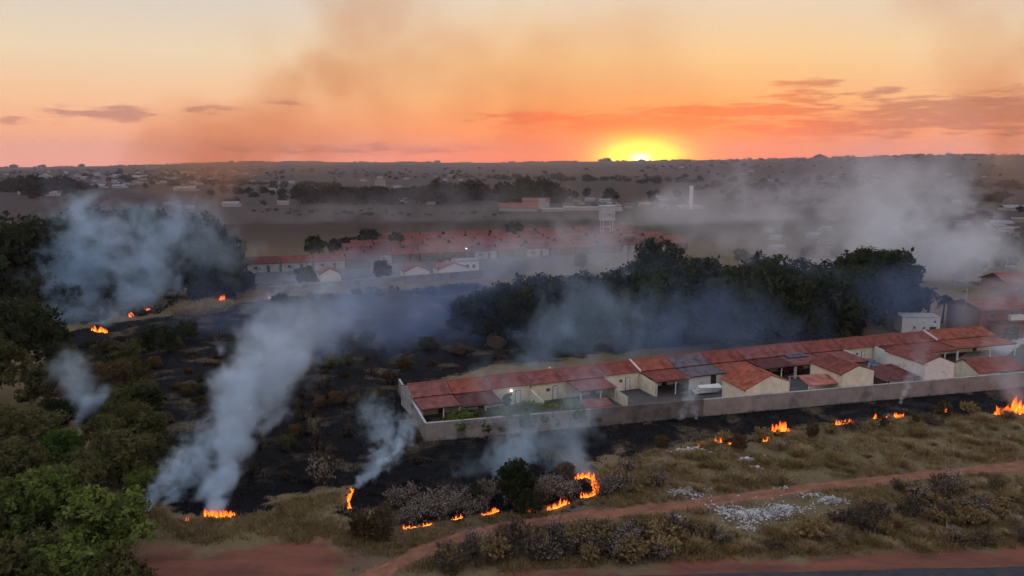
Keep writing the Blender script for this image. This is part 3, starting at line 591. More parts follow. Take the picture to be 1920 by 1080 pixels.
# gabled annexes built against the wall; gable points read on the wall's plane
def annex(label, pL, pP, pR, depth, roofm, low=None, left_low=None, gable='cream'):
    (sl, zl), (sp_, zp), (sr, zr_) = onwall(*pL), onwall(*pP), onwall(*pR)
    h = empty('gabled_annex', WC + tdv * .4, WA, label, 'house', 'gabled annexes against the long wall')
    MB().prism([(sl, 0), (sr, 0), (sr, zr_), (sp_, zp), (sl, zl)], 0, .15, 1).build('gable_wall', M[gable], h)
    MB().prism([(sl + .1, 0), (sr - .1, 0), (sr - .1, zr_ - .05), (sp_, zp - .08), (sl + .1, zl - .05)], depth, depth + .12, 1).build('back_gable', M[gable], h)
    MB().box(sr - .16, sr - .01, .16, depth - .01, 0, zr_ - .06).build('side_wall', M[gable], h)
    if zl > 2.6: MB().box(sl + .01, sl + .16, .16, depth - .01, 0, zl - .06).build('side_wall', M[gable], h)
    for (a, za, b_, zb, nm) in ((sl - .25, zl - .08, sp_, zp + .06, 'roof_slope'), (sp_ + .01, zp + .06, sr + .25, zr_ - .08, 'roof_slope')):
        MB().slab([(a, .02, za + .1), (b_, .02, zb + .1), (b_, depth + .3, zb + .1), (a, depth + .3, za + .1)], .12).build(nm, M[roofm], h)
    MB().tube([(sp_, .0, zp + .17), (sp_, depth + .3, zp + .17)], [.1, .1], 6).build('ridge_cap', M['ridge'], h)
    if low:
        (a, za), (b_, zb) = low
        MB().slab([(a, .3, za), (b_, .3, zb), (b_, depth - .3, zb), (a, depth - .3, za)], .1).build('porch_roof', M['tile3_s'], h)
        for yy in (.6, depth - .8): MB().box(a + .1, a + .24, yy, yy + .14, 0, za + .0).build('post', M['wood'], h)
    return (sl, zl, sp_, zp, sr, zr_)
annex('cream gable annex against the long wall whose roof sweeps down to the wall top', (1399, 732), (1447, 705), (1480, 716), 6.5, 'tile2_s')
annex('cream gable annex against the long wall next to the salmon carport', (1580, 703), (1611, 687), (1639, 695), 7.5, 'tile_s')
a4 = annex('whitish gable annex against the long wall with a dark lower roof beside it', (1735, 682), (1763, 670), (1790, 681), 8., 'tile_s', gable='white')
sl4, zl4 = a4[0], a4[1]
hh = empty('low_shed', WC + tdv * .6 + sdv * (sl4 - 6.3), WA, 'low shed with dark maroon tile roof beside the whitish gable annex', 'shed')
MB().slab([(0, .4, 2.45), (5.8, .1, 2.9), (5.8, 6.2, 3.35), (0, 6.2, 2.9)], .1).build('roof', M['tile3_s'], hh)
for x, y in ((.3, .8), (5.3, .6), (.3, 5.8), (5.3, 5.8)): MB().box(x, x + .15, y, y + .15, 0, 2.35).build('post', M['wood'], hh)
MB().box(.6, 5.2, 5.96, 6.05, 0, 2.2).build('back_wall', M['dim'], hh)
# salmon carport: hipped square roof on posts
s0, _ = onwall(1500, 706, 3.); s1, _ = onwall(1580, 706, 3.)
cp = empty('carport', WC + sdv * (s0 + .3) + tdv * 1.2, WA, 'open carport with salmon hipped tile roof between two cream gables', 'carport')
wq = s1 - s0 - .8
MB().slab([(0, 0, 2.75), (wq, 0, 2.75), (wq, 2.5, 3.45), (0, 2.5, 3.45)], .1).build('roof_slope', M['tile6_s'], cp)
MB().slab([(0, 2.51, 3.45), (wq, 2.51, 3.45), (wq, 5.2, 2.75), (0, 5.2, 2.75)], .1).build('roof_slope', M['tile6_s'], cp)
for x in (.15, wq - .3):
    for y in (.2, 4.9): MB().box(x, x + .14, y, y + .14, 0, 2.66).build('post', M['white'], cp)
# low annex with ridge along the wall
sE, _ = onwall(1826, 690, 2.); e = empty('end_annex', WC + sdv * sE + tdv * 1.2, WA, 'cream annex with brown-red roof sloping to the wall, beside the street', 'house')
MB().prism([(0, 0), (5.6, 0), (5.6, 2.5), (2.9, 3.9), (0, 2.7)], 0, .15, 0).build('gable_wall', M['cream'], e)
MB().prism([(0.02, 0), (5.58, 0), (5.58, 2.45), (2.9, 3.82), (0.02, 2.65)], 8.4, 8.55, 0).build('gable_wall', M['cream'], e)
MB().box(.16, 4.4, 0.001, .15, 0, 2.64).build('front_wall', M['cream'], e); MB().box(.16, 8.38, 5.44, 5.59, 0, 2.4).build('back_wall', M['cream'], e)
MB().slab([(-.2, -.4, 2.62), (8.8, -.4, 2.62), (8.8, 2.9, 4.05), (-.2, 2.9, 4.05)], .12).build('roof_slope', M['tile'], e)
MB().slab([(-.2, 2.91, 4.05), (8.8, 2.91, 4.05), (8.8, 6., 2.5), (-.2, 6., 2.5)], .12).build('roof_slope', M['tile'], e)
# small awning over the wall by the fifth house
s_, _ = onwall(1118, 752, 1.5); aw = empty('awning', WC + sdv * (s_ - 1.9) + tdv * .5, WA, 'small red tiled awning just inside the long wall', 'awning')
MB().slab([(0, 0, 2.5), (4.0, 0, 2.5), (4.0, 2.2, 2.95), (0, 2.2, 2.95)], .09).build('roof', M['tile'], aw)
for x in (.2, 3.6): MB().box(x, x + .12, 1.9, 2.02, 0, 2.8).build('post', M['wood'], aw)
# stacked pale sheets / parts in the yard of the grey-roofed house
p = G(1322, 737); js = empty('sheet_stack', p, WA, 'stack of pale roofing sheets and boards in the yard under the grey-roofed house', 'sheets')
for k in range(6):
    MB().slab([(-2.2 + .2 * k, -1 + .12 * k, .35 + .13 * k), (1.8 + .15 * k, -.8, .3 + .12 * k), (2 + .1 * k, .5, .55 + .13 * k), (-2 + .2 * k, .6, .5 + .13 * k)], .05).build('sheet', M['white' if k % 2 else 'coping'], js)
MB().box(-1.6, 1.5, -.5, .4, 0, .3).build('pallet', M['wood'], js)
# wall lamp on the third house
(u0, v0) = UVB[2]; lp = UO + ud * (u0 + 2.9) + vd * (v0 + 2.95) + Vector((0, 0, 2.2))
wl = empty('wall_lamp', lp, UA, 'small lit white lamp on the front of a cream house', 'lamp')
bm_ = MB().tube([(0, -.02, -.12), (0, -.02, -.05), (0, -.02, .08), (0, -.02, .14)], [.04, .12, .12, .04], 8).build('bulb', M['lamp'], wl); MB().box(-.05, .05, .06, .18, -.05, .2).build('bracket', M['metal'], wl)

# ------------------------------------------------------------------ buildings beyond the row's end
p = G(1690, 624); wb = empty('white_block', p, R(-6), 'flat-roofed white building with small windows behind the end of the row', 'building')
MB().box(0, 7.4, 0, 4.2, 0, 3.3).build('wall', M['white'], wb); MB().box(-.15, 7.55, -.15, 4.35, 3.302, 3.42).build('roof', M['coping'], wb)
for x, z, ww, h_ in ((2.2, .9, .5, .55), (4.1, .8, .45, .6), (6.1, 2.2, .5, .5)): opening(wb, x, 0, z, ww, h_)
opening(wb, 5.4, 0, .05, 1.3, 1.35, 'door')
p = G(1835, 632); ts = empty('two_storey_house', p, R(12), 'two-storey pinkish brick house with red roof and white balcony beside the street', 'house')
MB().box(0, 11, 0, 9, 0, 5.4).build('wall', M['pink'], ts); MB().box(2.5, 8, -2.6, -.01, 0, 3.0).build('garage', M['pink'], ts); MB().box(2.3, 8.2, -2.8, -.012, 3.01, 3.2).build('garage_roof', M['tile3'], ts)
MB().slab([(-.5, -.5, 5.45), (11.5, -.5, 5.45), (11.5, 4.5, 7.), (-.5, 4.5, 7.)], .15).build('roof_front', M['tile'], ts)
MB().slab([(-.5, 4.51, 7.), (11.5, 4.51, 7.), (11.5, 9.5, 5.45), (-.5, 9.5, 5.45)], .15).build('roof_back', M['tile'], ts)
bal = MB().box(6.4, 9.4, -.9, -.01, 3.25, 4.3).build('balcony', M['white'], ts)
opening(ts, 6.9, 0, 3.9, 2., 1.2); opening(ts, 2., 0, 3.7, 1.2, 1.1); opening(ts, 3.4, -2.6, .05, 3.4, 2.3, 'door')
p = G(1925, 560); ts2 = empty('terrace_block', p, R(8), 'red-roofed house block behind the two-storey house', 'house')
MB().box(-6, 12, 0, 9, 0, 4.2).build('wall', M['pink'], ts2); MB().slab([(-6.5, -.5, 4.3), (12.5, -.5, 4.3), (12.5, 4.5, 6.2), (-6.5, 4.5, 6.2)], .15).build('roof_front', M['tile'], ts2)
MB().slab([(-6.5, 4.51, 6.2), (12.5, 4.51, 6.2), (12.5, 9.5, 4.3), (-6.5, 9.5, 4.3)], .15).build('roof_back', M['tile'], ts2)
for x in (-3, 1, 6): opening(ts2, x, 0, 1.4, 1.3, 1.2)
# cars
def car(loc, rz, paint, label):
    o = empty('parked_car', loc, rz, label, 'car')
    prof = [(-2.0, .32), (-2.05, .75), (-1.75, .92), (-1.2, .96), (-.7, 1.42), (.75, 1.45), (1.45, .98), (2.0, .88), (2.05, .4), (1.8, .28), (-1.8, .28)]
    body = MB().prism(prof, -.82, .82, 1).build('body', paint, o)
    MB().prism([(-1.08, .98), (-.68, 1.36), (.0, 1.38), (.0, .98)], -.835, -.822, 1).build('side_window', M['glass'], o); MB().prism([(.06, .98), (.06, 1.38), (.7, 1.39), (1.3, .98)], -.835, -.822, 1).build('side_window', M['glass'], o)
    MB().prism([(-1.08, .98), (-.68, 1.36), (.7, 1.39), (1.3, .98)], .822, .835, 1).build('side_window', M['glass'], o)
    MB().slab([(-1.24, -.7, .985), (-.73, -.62, 1.43), (-.73, .62, 1.43), (-1.24, .7, .985)][::-1], .02).build('windscreen', M['glass'], o)
    for x in (-1.3, 1.25):
        for y in (-.8, .8):
            wv = MB().tube([(x, y - .09, .31), (x, y + .09, .31)], [.31, .31], 14).build('wheel', M['tyre'], o); MB().tube([(x, y - .1, .31), (x, y + .1, .31)], [.18, .18], 10).build('rim', M['rim'], wv)
    for y in (-.6, .6):
        MB().box(-2.08, -2.02, y - .16, y + .16, .62, .78).build('headlight', M['coping'], o); MB().box(2.02, 2.08, y - .14, y + .14, .68, .84).build('tail_light', M['red_lamp'], o)
    return o
blue = mat('blue_paint', (.05, .06, .13), .3, .05, spec=.5); silver = mat('silver_paint', (.5, .5, .52), .3, .05, spec=.5); black = mat('dark_paint', (.02, .022, .03), .3, .05, spec=.5); redp = mat('red_paint', (.25, .02, .02), .35, .05, spec=.5)
car(G(1627, 690), R(110), blue, 'blue car parked inside the cream walled yard'); car(G(1803, 628), R(20), silver, 'silver car parked behind the end of the row houses')
car(G(1893, 636), R(30), black, 'dark car parked in front of the two-storey house'); car(G(1482, 697), R(20), redp, 'dark red car half hidden under a porch roof')
# palms
def palm(px, py, h, label, seed, lean=0.):
    g = random.Random(seed); p = G(px, py); o = empty('palm_tree', p, g.uniform(0, 6), label, 'palm', 'palms beside the white block')
    MB().tube([(0, 0, -.1), (.1, 0, h * .4), (lean, 0, h)], [.24, .18, .15], 8).build('trunk', M['bark'], o, True)
    for k in range(22):
        a = k * 2.4 + g.uniform(-.2, .2); up = g.uniform(-.5, 1.0); L_ = g.uniform(2.2, 3.2); m = MB(); pts = []
        for s in range(8):
            q_ = s / 7; rr_ = L_ * q_ * (1 - .18 * q_); pts.append(Vector((lean + math.cos(a) * rr_ * (1 - .35 * max(up, 0)), math.sin(a) * rr_ * (1 - .35 * max(up, 0)), h + up * L_ * q_ * .75 - 1.7 * q_ * q_)))
        sd_ = Vector((-math.sin(a), math.cos(a), 0))
        for s in range(1, 8):
            for sg in (1, -1):
                b0 = pts[s - 1].lerp(pts[s], .3); wv = .75 * math.sin(math.pi * min(.95, s / 7.5 + .06)); tip = pts[s] + sd_ * sg * wv + Vector((0, 0, -.35))
                m.add([b0, pts[s], tip], [(0, 1, 2)]); b1 = pts[s - 1].lerp(pts[s], .75); m.add([b1, pts[s] + (pts[s] - pts[s - 1]) * .2, tip + (pts[s] - pts[s - 1]) * .5], [(0, 1, 2)])
        m.build('frond', M['leaf_dark'], o)
palm(1738, 606, 7.2, 'taller dark palm with drooping fronds behind the white block', 1); palm(1766, 606, 5.6, 'shorter dark palm with spiky crown beside the taller palm', 2, .3); palm(1704, 606, 8.2, 'slim dark palm half lost in the edge of the grove', 3)
po = empty('utility_pole', G(1806, 622), 0, 'grey utility pole rising through smoke behind the row end', 'pole')
MB().tube([(0, 0, 0), (0, 0, 9)], [.16, .11], 8).build('post', M['concrete'], po); MB().box(-1, 1, -.06, .06, 8.3, 8.42).build('crossarm', M['wood'], po)

# ------------------------------------------------------------------ estate in the middle distance
EA = R(20); EO = G(455, 513); ed = Vector((math.cos(EA), math.sin(EA), 0)); en = Vector((-math.sin(EA), math.cos(EA), 0))
def estate_house(loc, rz, wd, dp, zr, roofm, wallm, label, name='estate_house', group='houses of the estate'):
    o = empty(name, loc, rz, label, 'house', group)
    MB().box(.2, wd - .2, .3, dp - .3, 0, 2.9).build('wall', wallm, o)
    MB().slab([(0, 0, 2.85), (wd, 0, 2.85), (wd, dp / 2, zr), (0, dp / 2, zr)], .12).build('roof_front', roofm, o)
    MB().slab([(0, dp / 2 + .01, zr), (wd, dp / 2 + .01, zr), (wd, dp, 2.85), (0, dp, 2.85)], .12).build('roof_back', roofm, o)
    opening(o, wd * .2, .3, 1., 1.2, 1.); opening(o, wd * .6, .3, .02, .9, 2.1, 'door')
    return o
random.seed(4); cnt = 0
for row, t0 in enumerate([0, 9.5, 20, 30.5, 42, 54, 68]):
    s_ = (0 if row < 1 else 20 + row * 5.) + random.uniform(0, 6)
    while s_ < (118 if row < 1 else 165):
        wd = random.uniform(8.5, 10.5) if row else random.uniform(10, 12)
        if row == 0 and s_ > 34: break
        p = EO + ed * s_ + en * t0
        estate_house(p, EA, wd - .4, 8.5, 4.6 + random.uniform(-.2, .4), M[random.choice(['tile3', 'tile3', 'tile7', 'tile7', 'tile7'])], M[random.choice(['dim', 'wall_b', 'wall_b'])],
                     'red-roofed estate house in front of the open brown field' if row else 'house under the long red roof at the end of the estate wall')
        s_ += wd + (0 if row == 0 else random.choice([0, 0, 1.5]))
# white gabled houses along the estate wall
for px, py, ww, lb in [(783, 521, 7.5, 'small white gable house along the estate wall, beside the round tree'), (852, 516, 9.5, 'larger white gable house along the estate wall'), (620, 527, 6, 'small white hut along the estate wall below the long red roof')]:
    p = G(px, py); o = empty('white_gable_house', p, EA, lb, 'house')
    MB().prism([(-ww / 2, 0), (ww / 2, 0), (ww / 2, 2.0), (0, 3.6), (-ww / 2, 2.0)], 0, .2, 1).build('gable_wall', M['white'], o); MB().box(-ww / 2 + .1, ww / 2 - .1, .21, 8, 0, 1.98).build('wall', M['white'], o)
    for sg in (1, -1): MB().slab([(0, -.2, 3.75), (0, 8.2, 3.75), (sg * (ww / 2 + .3), 8.2, 2.0), (sg * (ww / 2 + .3), -.2, 2.0)][::-sg], .12).build('roof_slope', M['tile4'], o)
p = G(878, 510); o = empty('white_facade_house', p, EA, 'white house with three dark windows beside the estate street lamp', 'house')
MB().box(-3.5, 3.5, 0, 7, 0, 3.4).build('wall', M['white'], o); MB().box(-3.7, 3.7, -.2, 7.2, 3.41, 3.6).build('roof', M['grey_roof'], o)
for k in range(3): opening(o, -2.9 + k * 2.1, 0, 1.2, 1.1, 1.2)
EW0, EW1 = G(505, 553), G(905, 520); dv_ = EW1 - EW0
ew = empty('estate_wall', EW0, math.atan2(dv_.y, dv_.x), 'long pale wall around the estate beyond the burnt field', 'wall')
for k in range(6): MB().box(k * dv_.length / 6, (k + 1) * dv_.length / 6 - .05, 0, .2, 0, 2.2).build('panel', M['wall_a'], ew)
MB().box(0, dv_.length, -.05, .25, 2.202, 2.3).build('coping', M['coping'], ew)
p = G(875, 498); o = empty('street_lamp', p, 0, 'lit white street lamp among the estate houses', 'street lamp')
MB().tube([(0, 0, 0), (0, 0, 5.5), (0, -.8, 5.9)], [.1, .08, .06], 6).build('post', M['metal'], o); MB().box(-.22, .22, -1.1, -.6, 5.75, 5.9).build('lamp_head', M['lamp'], o)

# water tower and pillar tanks
def tower(px, py, hgt, wdt, body, label):
    p = G(px, py); o = empty('water_tower', p, R(8), label, 'water tower')
    for x in (-1, 1):
        for y in (-1, 1): MB().box(x * wdt * .36 - .22, x * wdt * .36 + .22, y * wdt * .36 - .22, y * wdt * .36 + .22, 0, hgt - body).build('leg', M['concrete'], o)
    for z in ((hgt - body) * .33, (hgt - body) * .68):
        for s_ in (-1, 1): MB().box(-wdt * .36 + .23, wdt * .36 - .23, s_ * wdt * .36 - .12, s_ * wdt * .36 + .12, z, z + .35).build('brace', M['concrete'], o)
    tk = MB().box(-wdt / 2, wdt / 2, -wdt / 2, wdt / 2, hgt - body, hgt).build('tank', M['concrete'], o); MB().box(-wdt / 2 - .15, wdt / 2 + .15, -wdt / 2 - .15, wdt / 2 + .15, hgt + .001, hgt + .22).build('lid', M['concrete'], o)
    MB().box(-wdt / 2 + .4, wdt / 2 - .4, -wdt / 2 - .03, -wdt / 2 - .001, hgt - body * .62, hgt - body * .5).build('band', M['dim'], o); MB().tube([(.5, 0, hgt + .2), (.5, 0, hgt + 1.)], [.08, .08], 6).build('vent_pipe', M['metal'], o)
tower(1137, 452, 15.2, 5.8, 6.2, 'pale concrete water tower on four braced legs beyond the estate')
p = G(1295, 392); o = empty('column_tank', p, 0, 'tall slim white water column on the far plain', 'water tower')
MB().tube([(0, 0, 0), (0, 0, 16)], [1.35, 1.35], 16).build('shaft', M['white'], o, False); MB().tube([(0, 0, 16.01), (0, 0, 16.5)], [1.5, 1.2], 16).build('cap', M['white'], o)
p = G(1178, 495); o = empty('mushroom_tank', p, 0, 'reddish mushroom-shaped tank on a pillar beside the round-crowned tree', 'water tower')
MB().tube([(0, 0, 0), (0, 0, 7.), (0, 0, 8.)], [.55, .55, 1.], 12).build('pillar', M['pink'], o, True); MB().tube([(0, 0, 8.01), (0, 0, 9.2), (0, 0, 10.)], [1.6, 2.4, 2.2], 14).build('bowl', M['pink'], o, True)

# ------------------------------------------------------------------ far buildings
def groundpt(px, py):
    d = ray(px, py); s = -CH / d.z
    for _ in range(8):
        x, y = d.x * s, d.y * s; s = (float(hz(x, y)) - CH) / d.z
    return Vector((d.x * s, d.y * s, float(hz(d.x * s, d.y * s)))), d.y * s
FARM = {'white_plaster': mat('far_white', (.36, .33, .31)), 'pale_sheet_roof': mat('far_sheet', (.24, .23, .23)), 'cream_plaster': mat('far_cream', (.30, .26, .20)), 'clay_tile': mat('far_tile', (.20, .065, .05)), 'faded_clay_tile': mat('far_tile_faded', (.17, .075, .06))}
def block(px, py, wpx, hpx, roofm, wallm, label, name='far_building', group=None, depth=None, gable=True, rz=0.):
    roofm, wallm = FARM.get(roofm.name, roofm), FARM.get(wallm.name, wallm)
    p, yy = groundpt(px, py); k = yy / F; wd, hh = wpx * k, hpx * k; dp = depth or min(wd * .6, 14)
    o = empty(name, p, rz, label, 'building', group)
    MB().box(-wd / 2, wd / 2, 0, dp, -1, hh).build('wall', wallm, o)
    if gable:
        rz_ = hh + min(dp * .22, wd * .25)
        MB().slab([(-wd / 2 - .4, -.5, hh + .05), (wd / 2 + .4, -.5, hh + .05), (wd / 2 + .4, dp / 2, rz_), (-wd / 2 - .4, dp / 2, rz_)], .15).build('roof_front', roofm, o)
        MB().slab([(-wd / 2 - .4, dp / 2 + .01, rz_), (wd / 2 + .4, dp / 2 + .01, rz_), (wd / 2 + .4, dp + .5, hh + .05), (-wd / 2 - .4, dp + .5, hh + .05)], .15).build('roof_back', roofm, o)
    else:
        MB().box(-wd / 2 - .2, wd / 2 + .2, -.2, dp + .2, hh + .005, hh + .35).build('roof', roofm, o)
    return o
for px, py, wp, hp, rf, wl_, lb, gb in [
        (972, 396, 72, 6, 'tile', 'white', 'red-roofed hall with white front arches on the plain', True), (1005, 388, 50, 10, 'tile', 'white', 'higher red-roofed wing behind the hall with white front', True),
        (1016, 392, 12, 18, 'white', 'white', 'white stair tower at the end of the red-roofed hall', False), (1038, 397, 42, 5, 'white', 'white', 'low white annex next to the white stair tower', False),
        (1098, 395, 78, 5, 'shed', 'white', 'long low white wall-like shed before the water tower', False), (1160, 396, 14, 6, 'white', 'white', 'little white house behind the water tower', False),
        (612, 376, 80, 4, 'shed', 'dim', 'long pale sheet-roofed shed at the foot of the tree belt', True), (682, 378, 40, 6, 'shed', 'dim', 'pale sheet-roofed shed next to the long shed', True), (740, 381, 40, 4, 'shed', 'dim', 'low pale shed along the tree belt', True),
        (800, 384, 30, 5, 'shed', 'white', 'short white shed between the tree belt and the green field', False), (712, 352, 18, 14, 'shed', 'cream', 'square pale silo building above the tree belt', False),
        (1005, 455, 34, 5, 'shed', 'white', 'white sheet-roofed house on the rim of the estate', True), (1295, 392, 46, 5, 'white', 'white', 'low white building at the foot of the slim column', False),
        (180, 353, 30, 4, 'shed', 'white', 'white shed before the distant town', True), (222, 353, 24, 4, 'shed', 'white', 'second white shed before the distant town', True), (92, 367, 26, 5, 'shed', 'white', 'white-roofed shed behind the dark wood', True), (38, 365, 10, 6, 'shed', 'white', 'narrow white shed peeping over the dark wood', False),
        (262, 336, 26, 4, 'shed', 'white', 'bright long roof in the distant town', True), (315, 384, 18, 4, 'cream', 'cream', 'yellowish house at the wood edge', False), (355, 391, 14, 5, 'white', 'white', 'white house at the wood edge', False), (345, 358, 40, 4, 'shed', 'dim', 'grey shed between wood and plain', True), (432, 388, 30, 6, 'shed', 'dim', 'grey sheet-roofed house on the plain', True),
        (530, 384, 20, 5, 'grey_roof', 'white', 'grey-roofed white house on the brown field rim', True), (1085, 445, 40, 6, 'grey_roof', 'dim', 'dim grey-roofed house near the water tower', True), (1130, 470, 26, 7, 'grey_roof', 'dim', 'grey house under the water tower', True),
        (1560, 498, 34, 8, 'grey_roof', 'white', 'pale house wrapped in smoke behind the grove', True), (1530, 520, 46, 9, 'tile', 'white', 'red-roofed house wrapped in smoke behind the grove', True), (1880, 425, 40, 6, 'shed', 'white', 'pale roofed building at the smoky rim', True), (1905, 395, 40, 5, 'shed', 'white', 'white building at the smoky rim', True), (1850, 408, 26, 4, 'shed', 'dim', 'long low roof at the smoky rim', True)]:
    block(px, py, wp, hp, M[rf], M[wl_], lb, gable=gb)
random.seed(21)
for a, b_, y0, y1, nn, gl in [(0, 480, 322, 350, 96, 'distant town'), (1040, 1290, 372, 392, 18, 'houses beyond the white sheds'), (1380, 1920, 380, 470, 46, 'houses in the smoke'), (1500, 1920, 490, 545, 22, 'houses in the smoke'), (480, 900, 330, 362, 16, 'distant farms'), (1250, 1900, 318, 352, 22, 'distant farms')]:
    for k in range(nn):
        py = random.uniform(y0, y1); s_ = (py - 295) / 60.
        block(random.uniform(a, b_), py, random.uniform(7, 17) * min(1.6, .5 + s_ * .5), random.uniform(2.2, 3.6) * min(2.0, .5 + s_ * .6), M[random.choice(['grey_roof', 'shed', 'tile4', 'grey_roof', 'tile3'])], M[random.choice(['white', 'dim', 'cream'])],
              {'distant town': 'small pale building in the distant hazy town', 'houses beyond the white sheds': 'small house beyond the long white shed', 'houses in the smoke': 'house blurred by the grey smoke beyond the grove', 'distant farms': 'farm building far out on the hazy plain'}[gl],
              group=gl, rz=random.uniform(-.3, .3))

# ------------------------------------------------------------------ low vegetation
def blades(g, c, n_, h, spread, wid, tint0, tint1, lean=.5):
    """n_ bent blades per centre; returns tri verts and tints"""
    c = np.repeat(c, n_, 0); m_ = len(c); hh = np.repeat(h, n_) * g.uniform(.55, 1.15, m_); a = g.uniform(0, 6.283, m_); r_ = np.abs(g.normal(size=m_)) * np.repeat(spread, n_) * .5
    b0 = c + np.stack([np.cos(a) * r_, np.sin(a) * r_, np.zeros(m_)], 1); ln = g.uniform(.15, 1., m_) * lean
    tip = b0 + np.stack([np.cos(a) * hh * ln, np.sin(a) * hh * ln, hh * np.sqrt(np.maximum(.1, 1 - ln ** 2 * .6))], 1)
    sd_ = np.stack([-np.sin(a + .6), np.cos(a + .6), np.zeros(m_)], 1) * (wid * g.uniform(.6, 1.3, m_))[:, None]
    mid = b0 * .45 + tip * .55 + np.array([0, 0, 1.]) * (hh * .12)[:, None]
    v = np.stack([b0 - sd_ * .5, b0 + sd_ * .5, mid + sd_ * .5, tip, mid - sd_ * .5], 1).reshape(-1, 3)
    return v, g.uniform(tint0, tint1, m_)
def blade_mesh(name, v, tint, m_): return npmesh(name, v, np.arange(len(v)).reshape(-1, 5), m_, {'tint': ('FACE', tint)})
def inpoly(P, p): return float(sdf_poly(P, np.array([p[0]]), np.array([p[1]]))[0])
PATH = [G(*p) for p in pp]
def dpath(x, y):
    d = np.full(np.shape(x), 1e9)
    for a, b_ in zip(PATH[:-1], PATH[1:]):
        e_ = b_ - a; tt = np.clip(((x - a.x) * e_.x + (y - a.y) * e_.y) / (e_.x ** 2 + e_.y ** 2), 0, 1); d = np.minimum(d, np.hypot(x - a.x - tt * e_.x, y - a.y - tt * e_.y))
    return d
g = np.random.default_rng(3)
def scatter(n_, x0, x1, y0, y1):
    px = g.uniform(x0, x1, n_); py = g.uniform(y0, y1, n_); P = np.array([G(a, b_) for a, b_ in zip(px, py)]); return P
# short grass over the unburnt ground: one mass
P = scatter(34000, 250, 1990, 755, 1075)
ok = (sdf_poly(P_CHAR, P[:, 0], P[:, 1]) > .4) & (dpath(P[:, 0], P[:, 1]) > 1.1) & (np.minimum(sdf_poly(P_RED, P[:, 0], P[:, 1]), sdf_poly(P_RED2, P[:, 0], P[:, 1])) > .3) & (sdf_poly(P_YARD, P[:, 0], P[:, 1]) > .5) & ((sdf_poly(P_RUB, P[:, 0], P[:, 1]) > 0) | (g.random(len(P)) < .25))
P = P[ok]
patch = np.sin(P[:, 0] * .55 + 1.3 * np.sin(P[:, 1] * .35)) + np.sin(P[:, 1] * .8 + P[:, 0] * .21); P = P[(patch + g.normal(size=len(P)) * .7) > -.5]
v, tn = blades(g, P, 9, g.uniform(.18, .55, len(P)), np.full(len(P), .55), .055, .0, .9, .9)
gr = link(bpy.data.objects.new('grass', blade_mesh('grass', v, tn * np.repeat(np.clip(.5 + .25 * np.sin(P[:, 0] * .4 + P[:, 1] * .7), .1, 1), 9), M['straw_green']))); tag(gr, 'short dry olive grass covering the unburnt ground', None, None, 'stuff')
# charred stubble on the burnt ground: one mass
P = scatter(9000, 240, 1930, 590, 985); P = P[sdf_poly(P_CHAR, P[:, 0], P[:, 1]) < -.5]; P = P[sdf_poly(P_YARD, P[:, 0], P[:, 1]) > .5]
v, tn = blades(g, P, 7, g.uniform(.15, .6, len(P)), np.full(len(P), .8), .05, .0, .8, .9)
cs = link(bpy.data.objects.new('charred_stubble', blade_mesh('charred_stubble', v, tn, M['char_stem']))); tag(cs, 'black charred stubble left standing on the burnt ground', None, None, 'stuff')
# unburnt brown tufts on the burnt slope
def tuft_mesh(seed, n_, h, spread, wid, m_, t0=0., t1=1., lean=.8):
    gg = np.random.default_rng(seed); v, tn = blades(gg, np.zeros((1, 3)), n_, np.array([h]), np.array([spread]), wid, t0, t1, lean); return blade_mesh('grass_tuft', v, tn, m_)
TUFT_B = [tuft_mesh(k + 20, 360, .8, .8, .06, M['leaf_brown'], 0., .7, 1.) for k in range(2)]
TUFT = [tuft_mesh(k, 460, 1.15, 1.1, .06, M['straw'], lean=.95) for k in range(3)] + [tuft_mesh(k + 10, 420, .95, 1.1, .06, M['straw_green'], .1, 1., 1.) for k in range(3)]
random.seed(9)
def tuft(px, py, s, k, label, group, nm='grass_tuft'):
    o = link(bpy.data.objects.new(nm, (TUFT + TUFT_B)[k])); p = G(px, py); o.location = p; o.rotation_euler = (0, 0, random.uniform(0, 6.28)); o.scale = (s * random.uniform(.9, 1.5), s * random.uniform(.9, 1.4), s); tag(o, label, 'grass', group)
n_t = 0
while n_t < 120:
    px, py = random.uniform(1240, 1925), random.uniform(780, 1035); p = G(px, py)
    if inpoly(P_CHAR, p) < .8 or dpath(np.array([p.x]), np.array([p.y]))[0] < 1.9 or inpoly(P_RED2, p) < 1. or inpoly(P_RUB, p) < .3: continue
    tuft(px, py, random.uniform(.4, .95), random.choice([0, 1, 2, 3, 4, 5]), 'bushy straw-coloured grass tuft in the unburnt field beside the dirt path', 'straw tufts beside the path'); n_t += 1
for k in range(60):
    px = random.choice([random.gauss(640, 60), random.gauss(380, 40), random.gauss(600, 80), random.gauss(900, 60)]); py = {0: 750, 1: 735, 2: 690, 3: 650}[k % 4] + random.gauss(0, 14); p = G(px, py)
    if inpoly(P_CHAR, p) > -1.5 or inpoly(P_YARD, p) < 1.5: continue
    tuft(px, py, random.uniform(.4, .9), random.choice([6, 7]), 'brown grass tuft left unburnt on the black slope', 'unburnt tufts on the black slope')
for k in range(24):
    tuft(335 + k * 3.6 + random.gauss(0, 3), 588 - k * .55 + random.gauss(0, 5), random.uniform(1., 1.6), random.choice([0, 1, 2]), 'straw tuft in the glowing strip beside the far fire', 'straw strip beside the far fire')
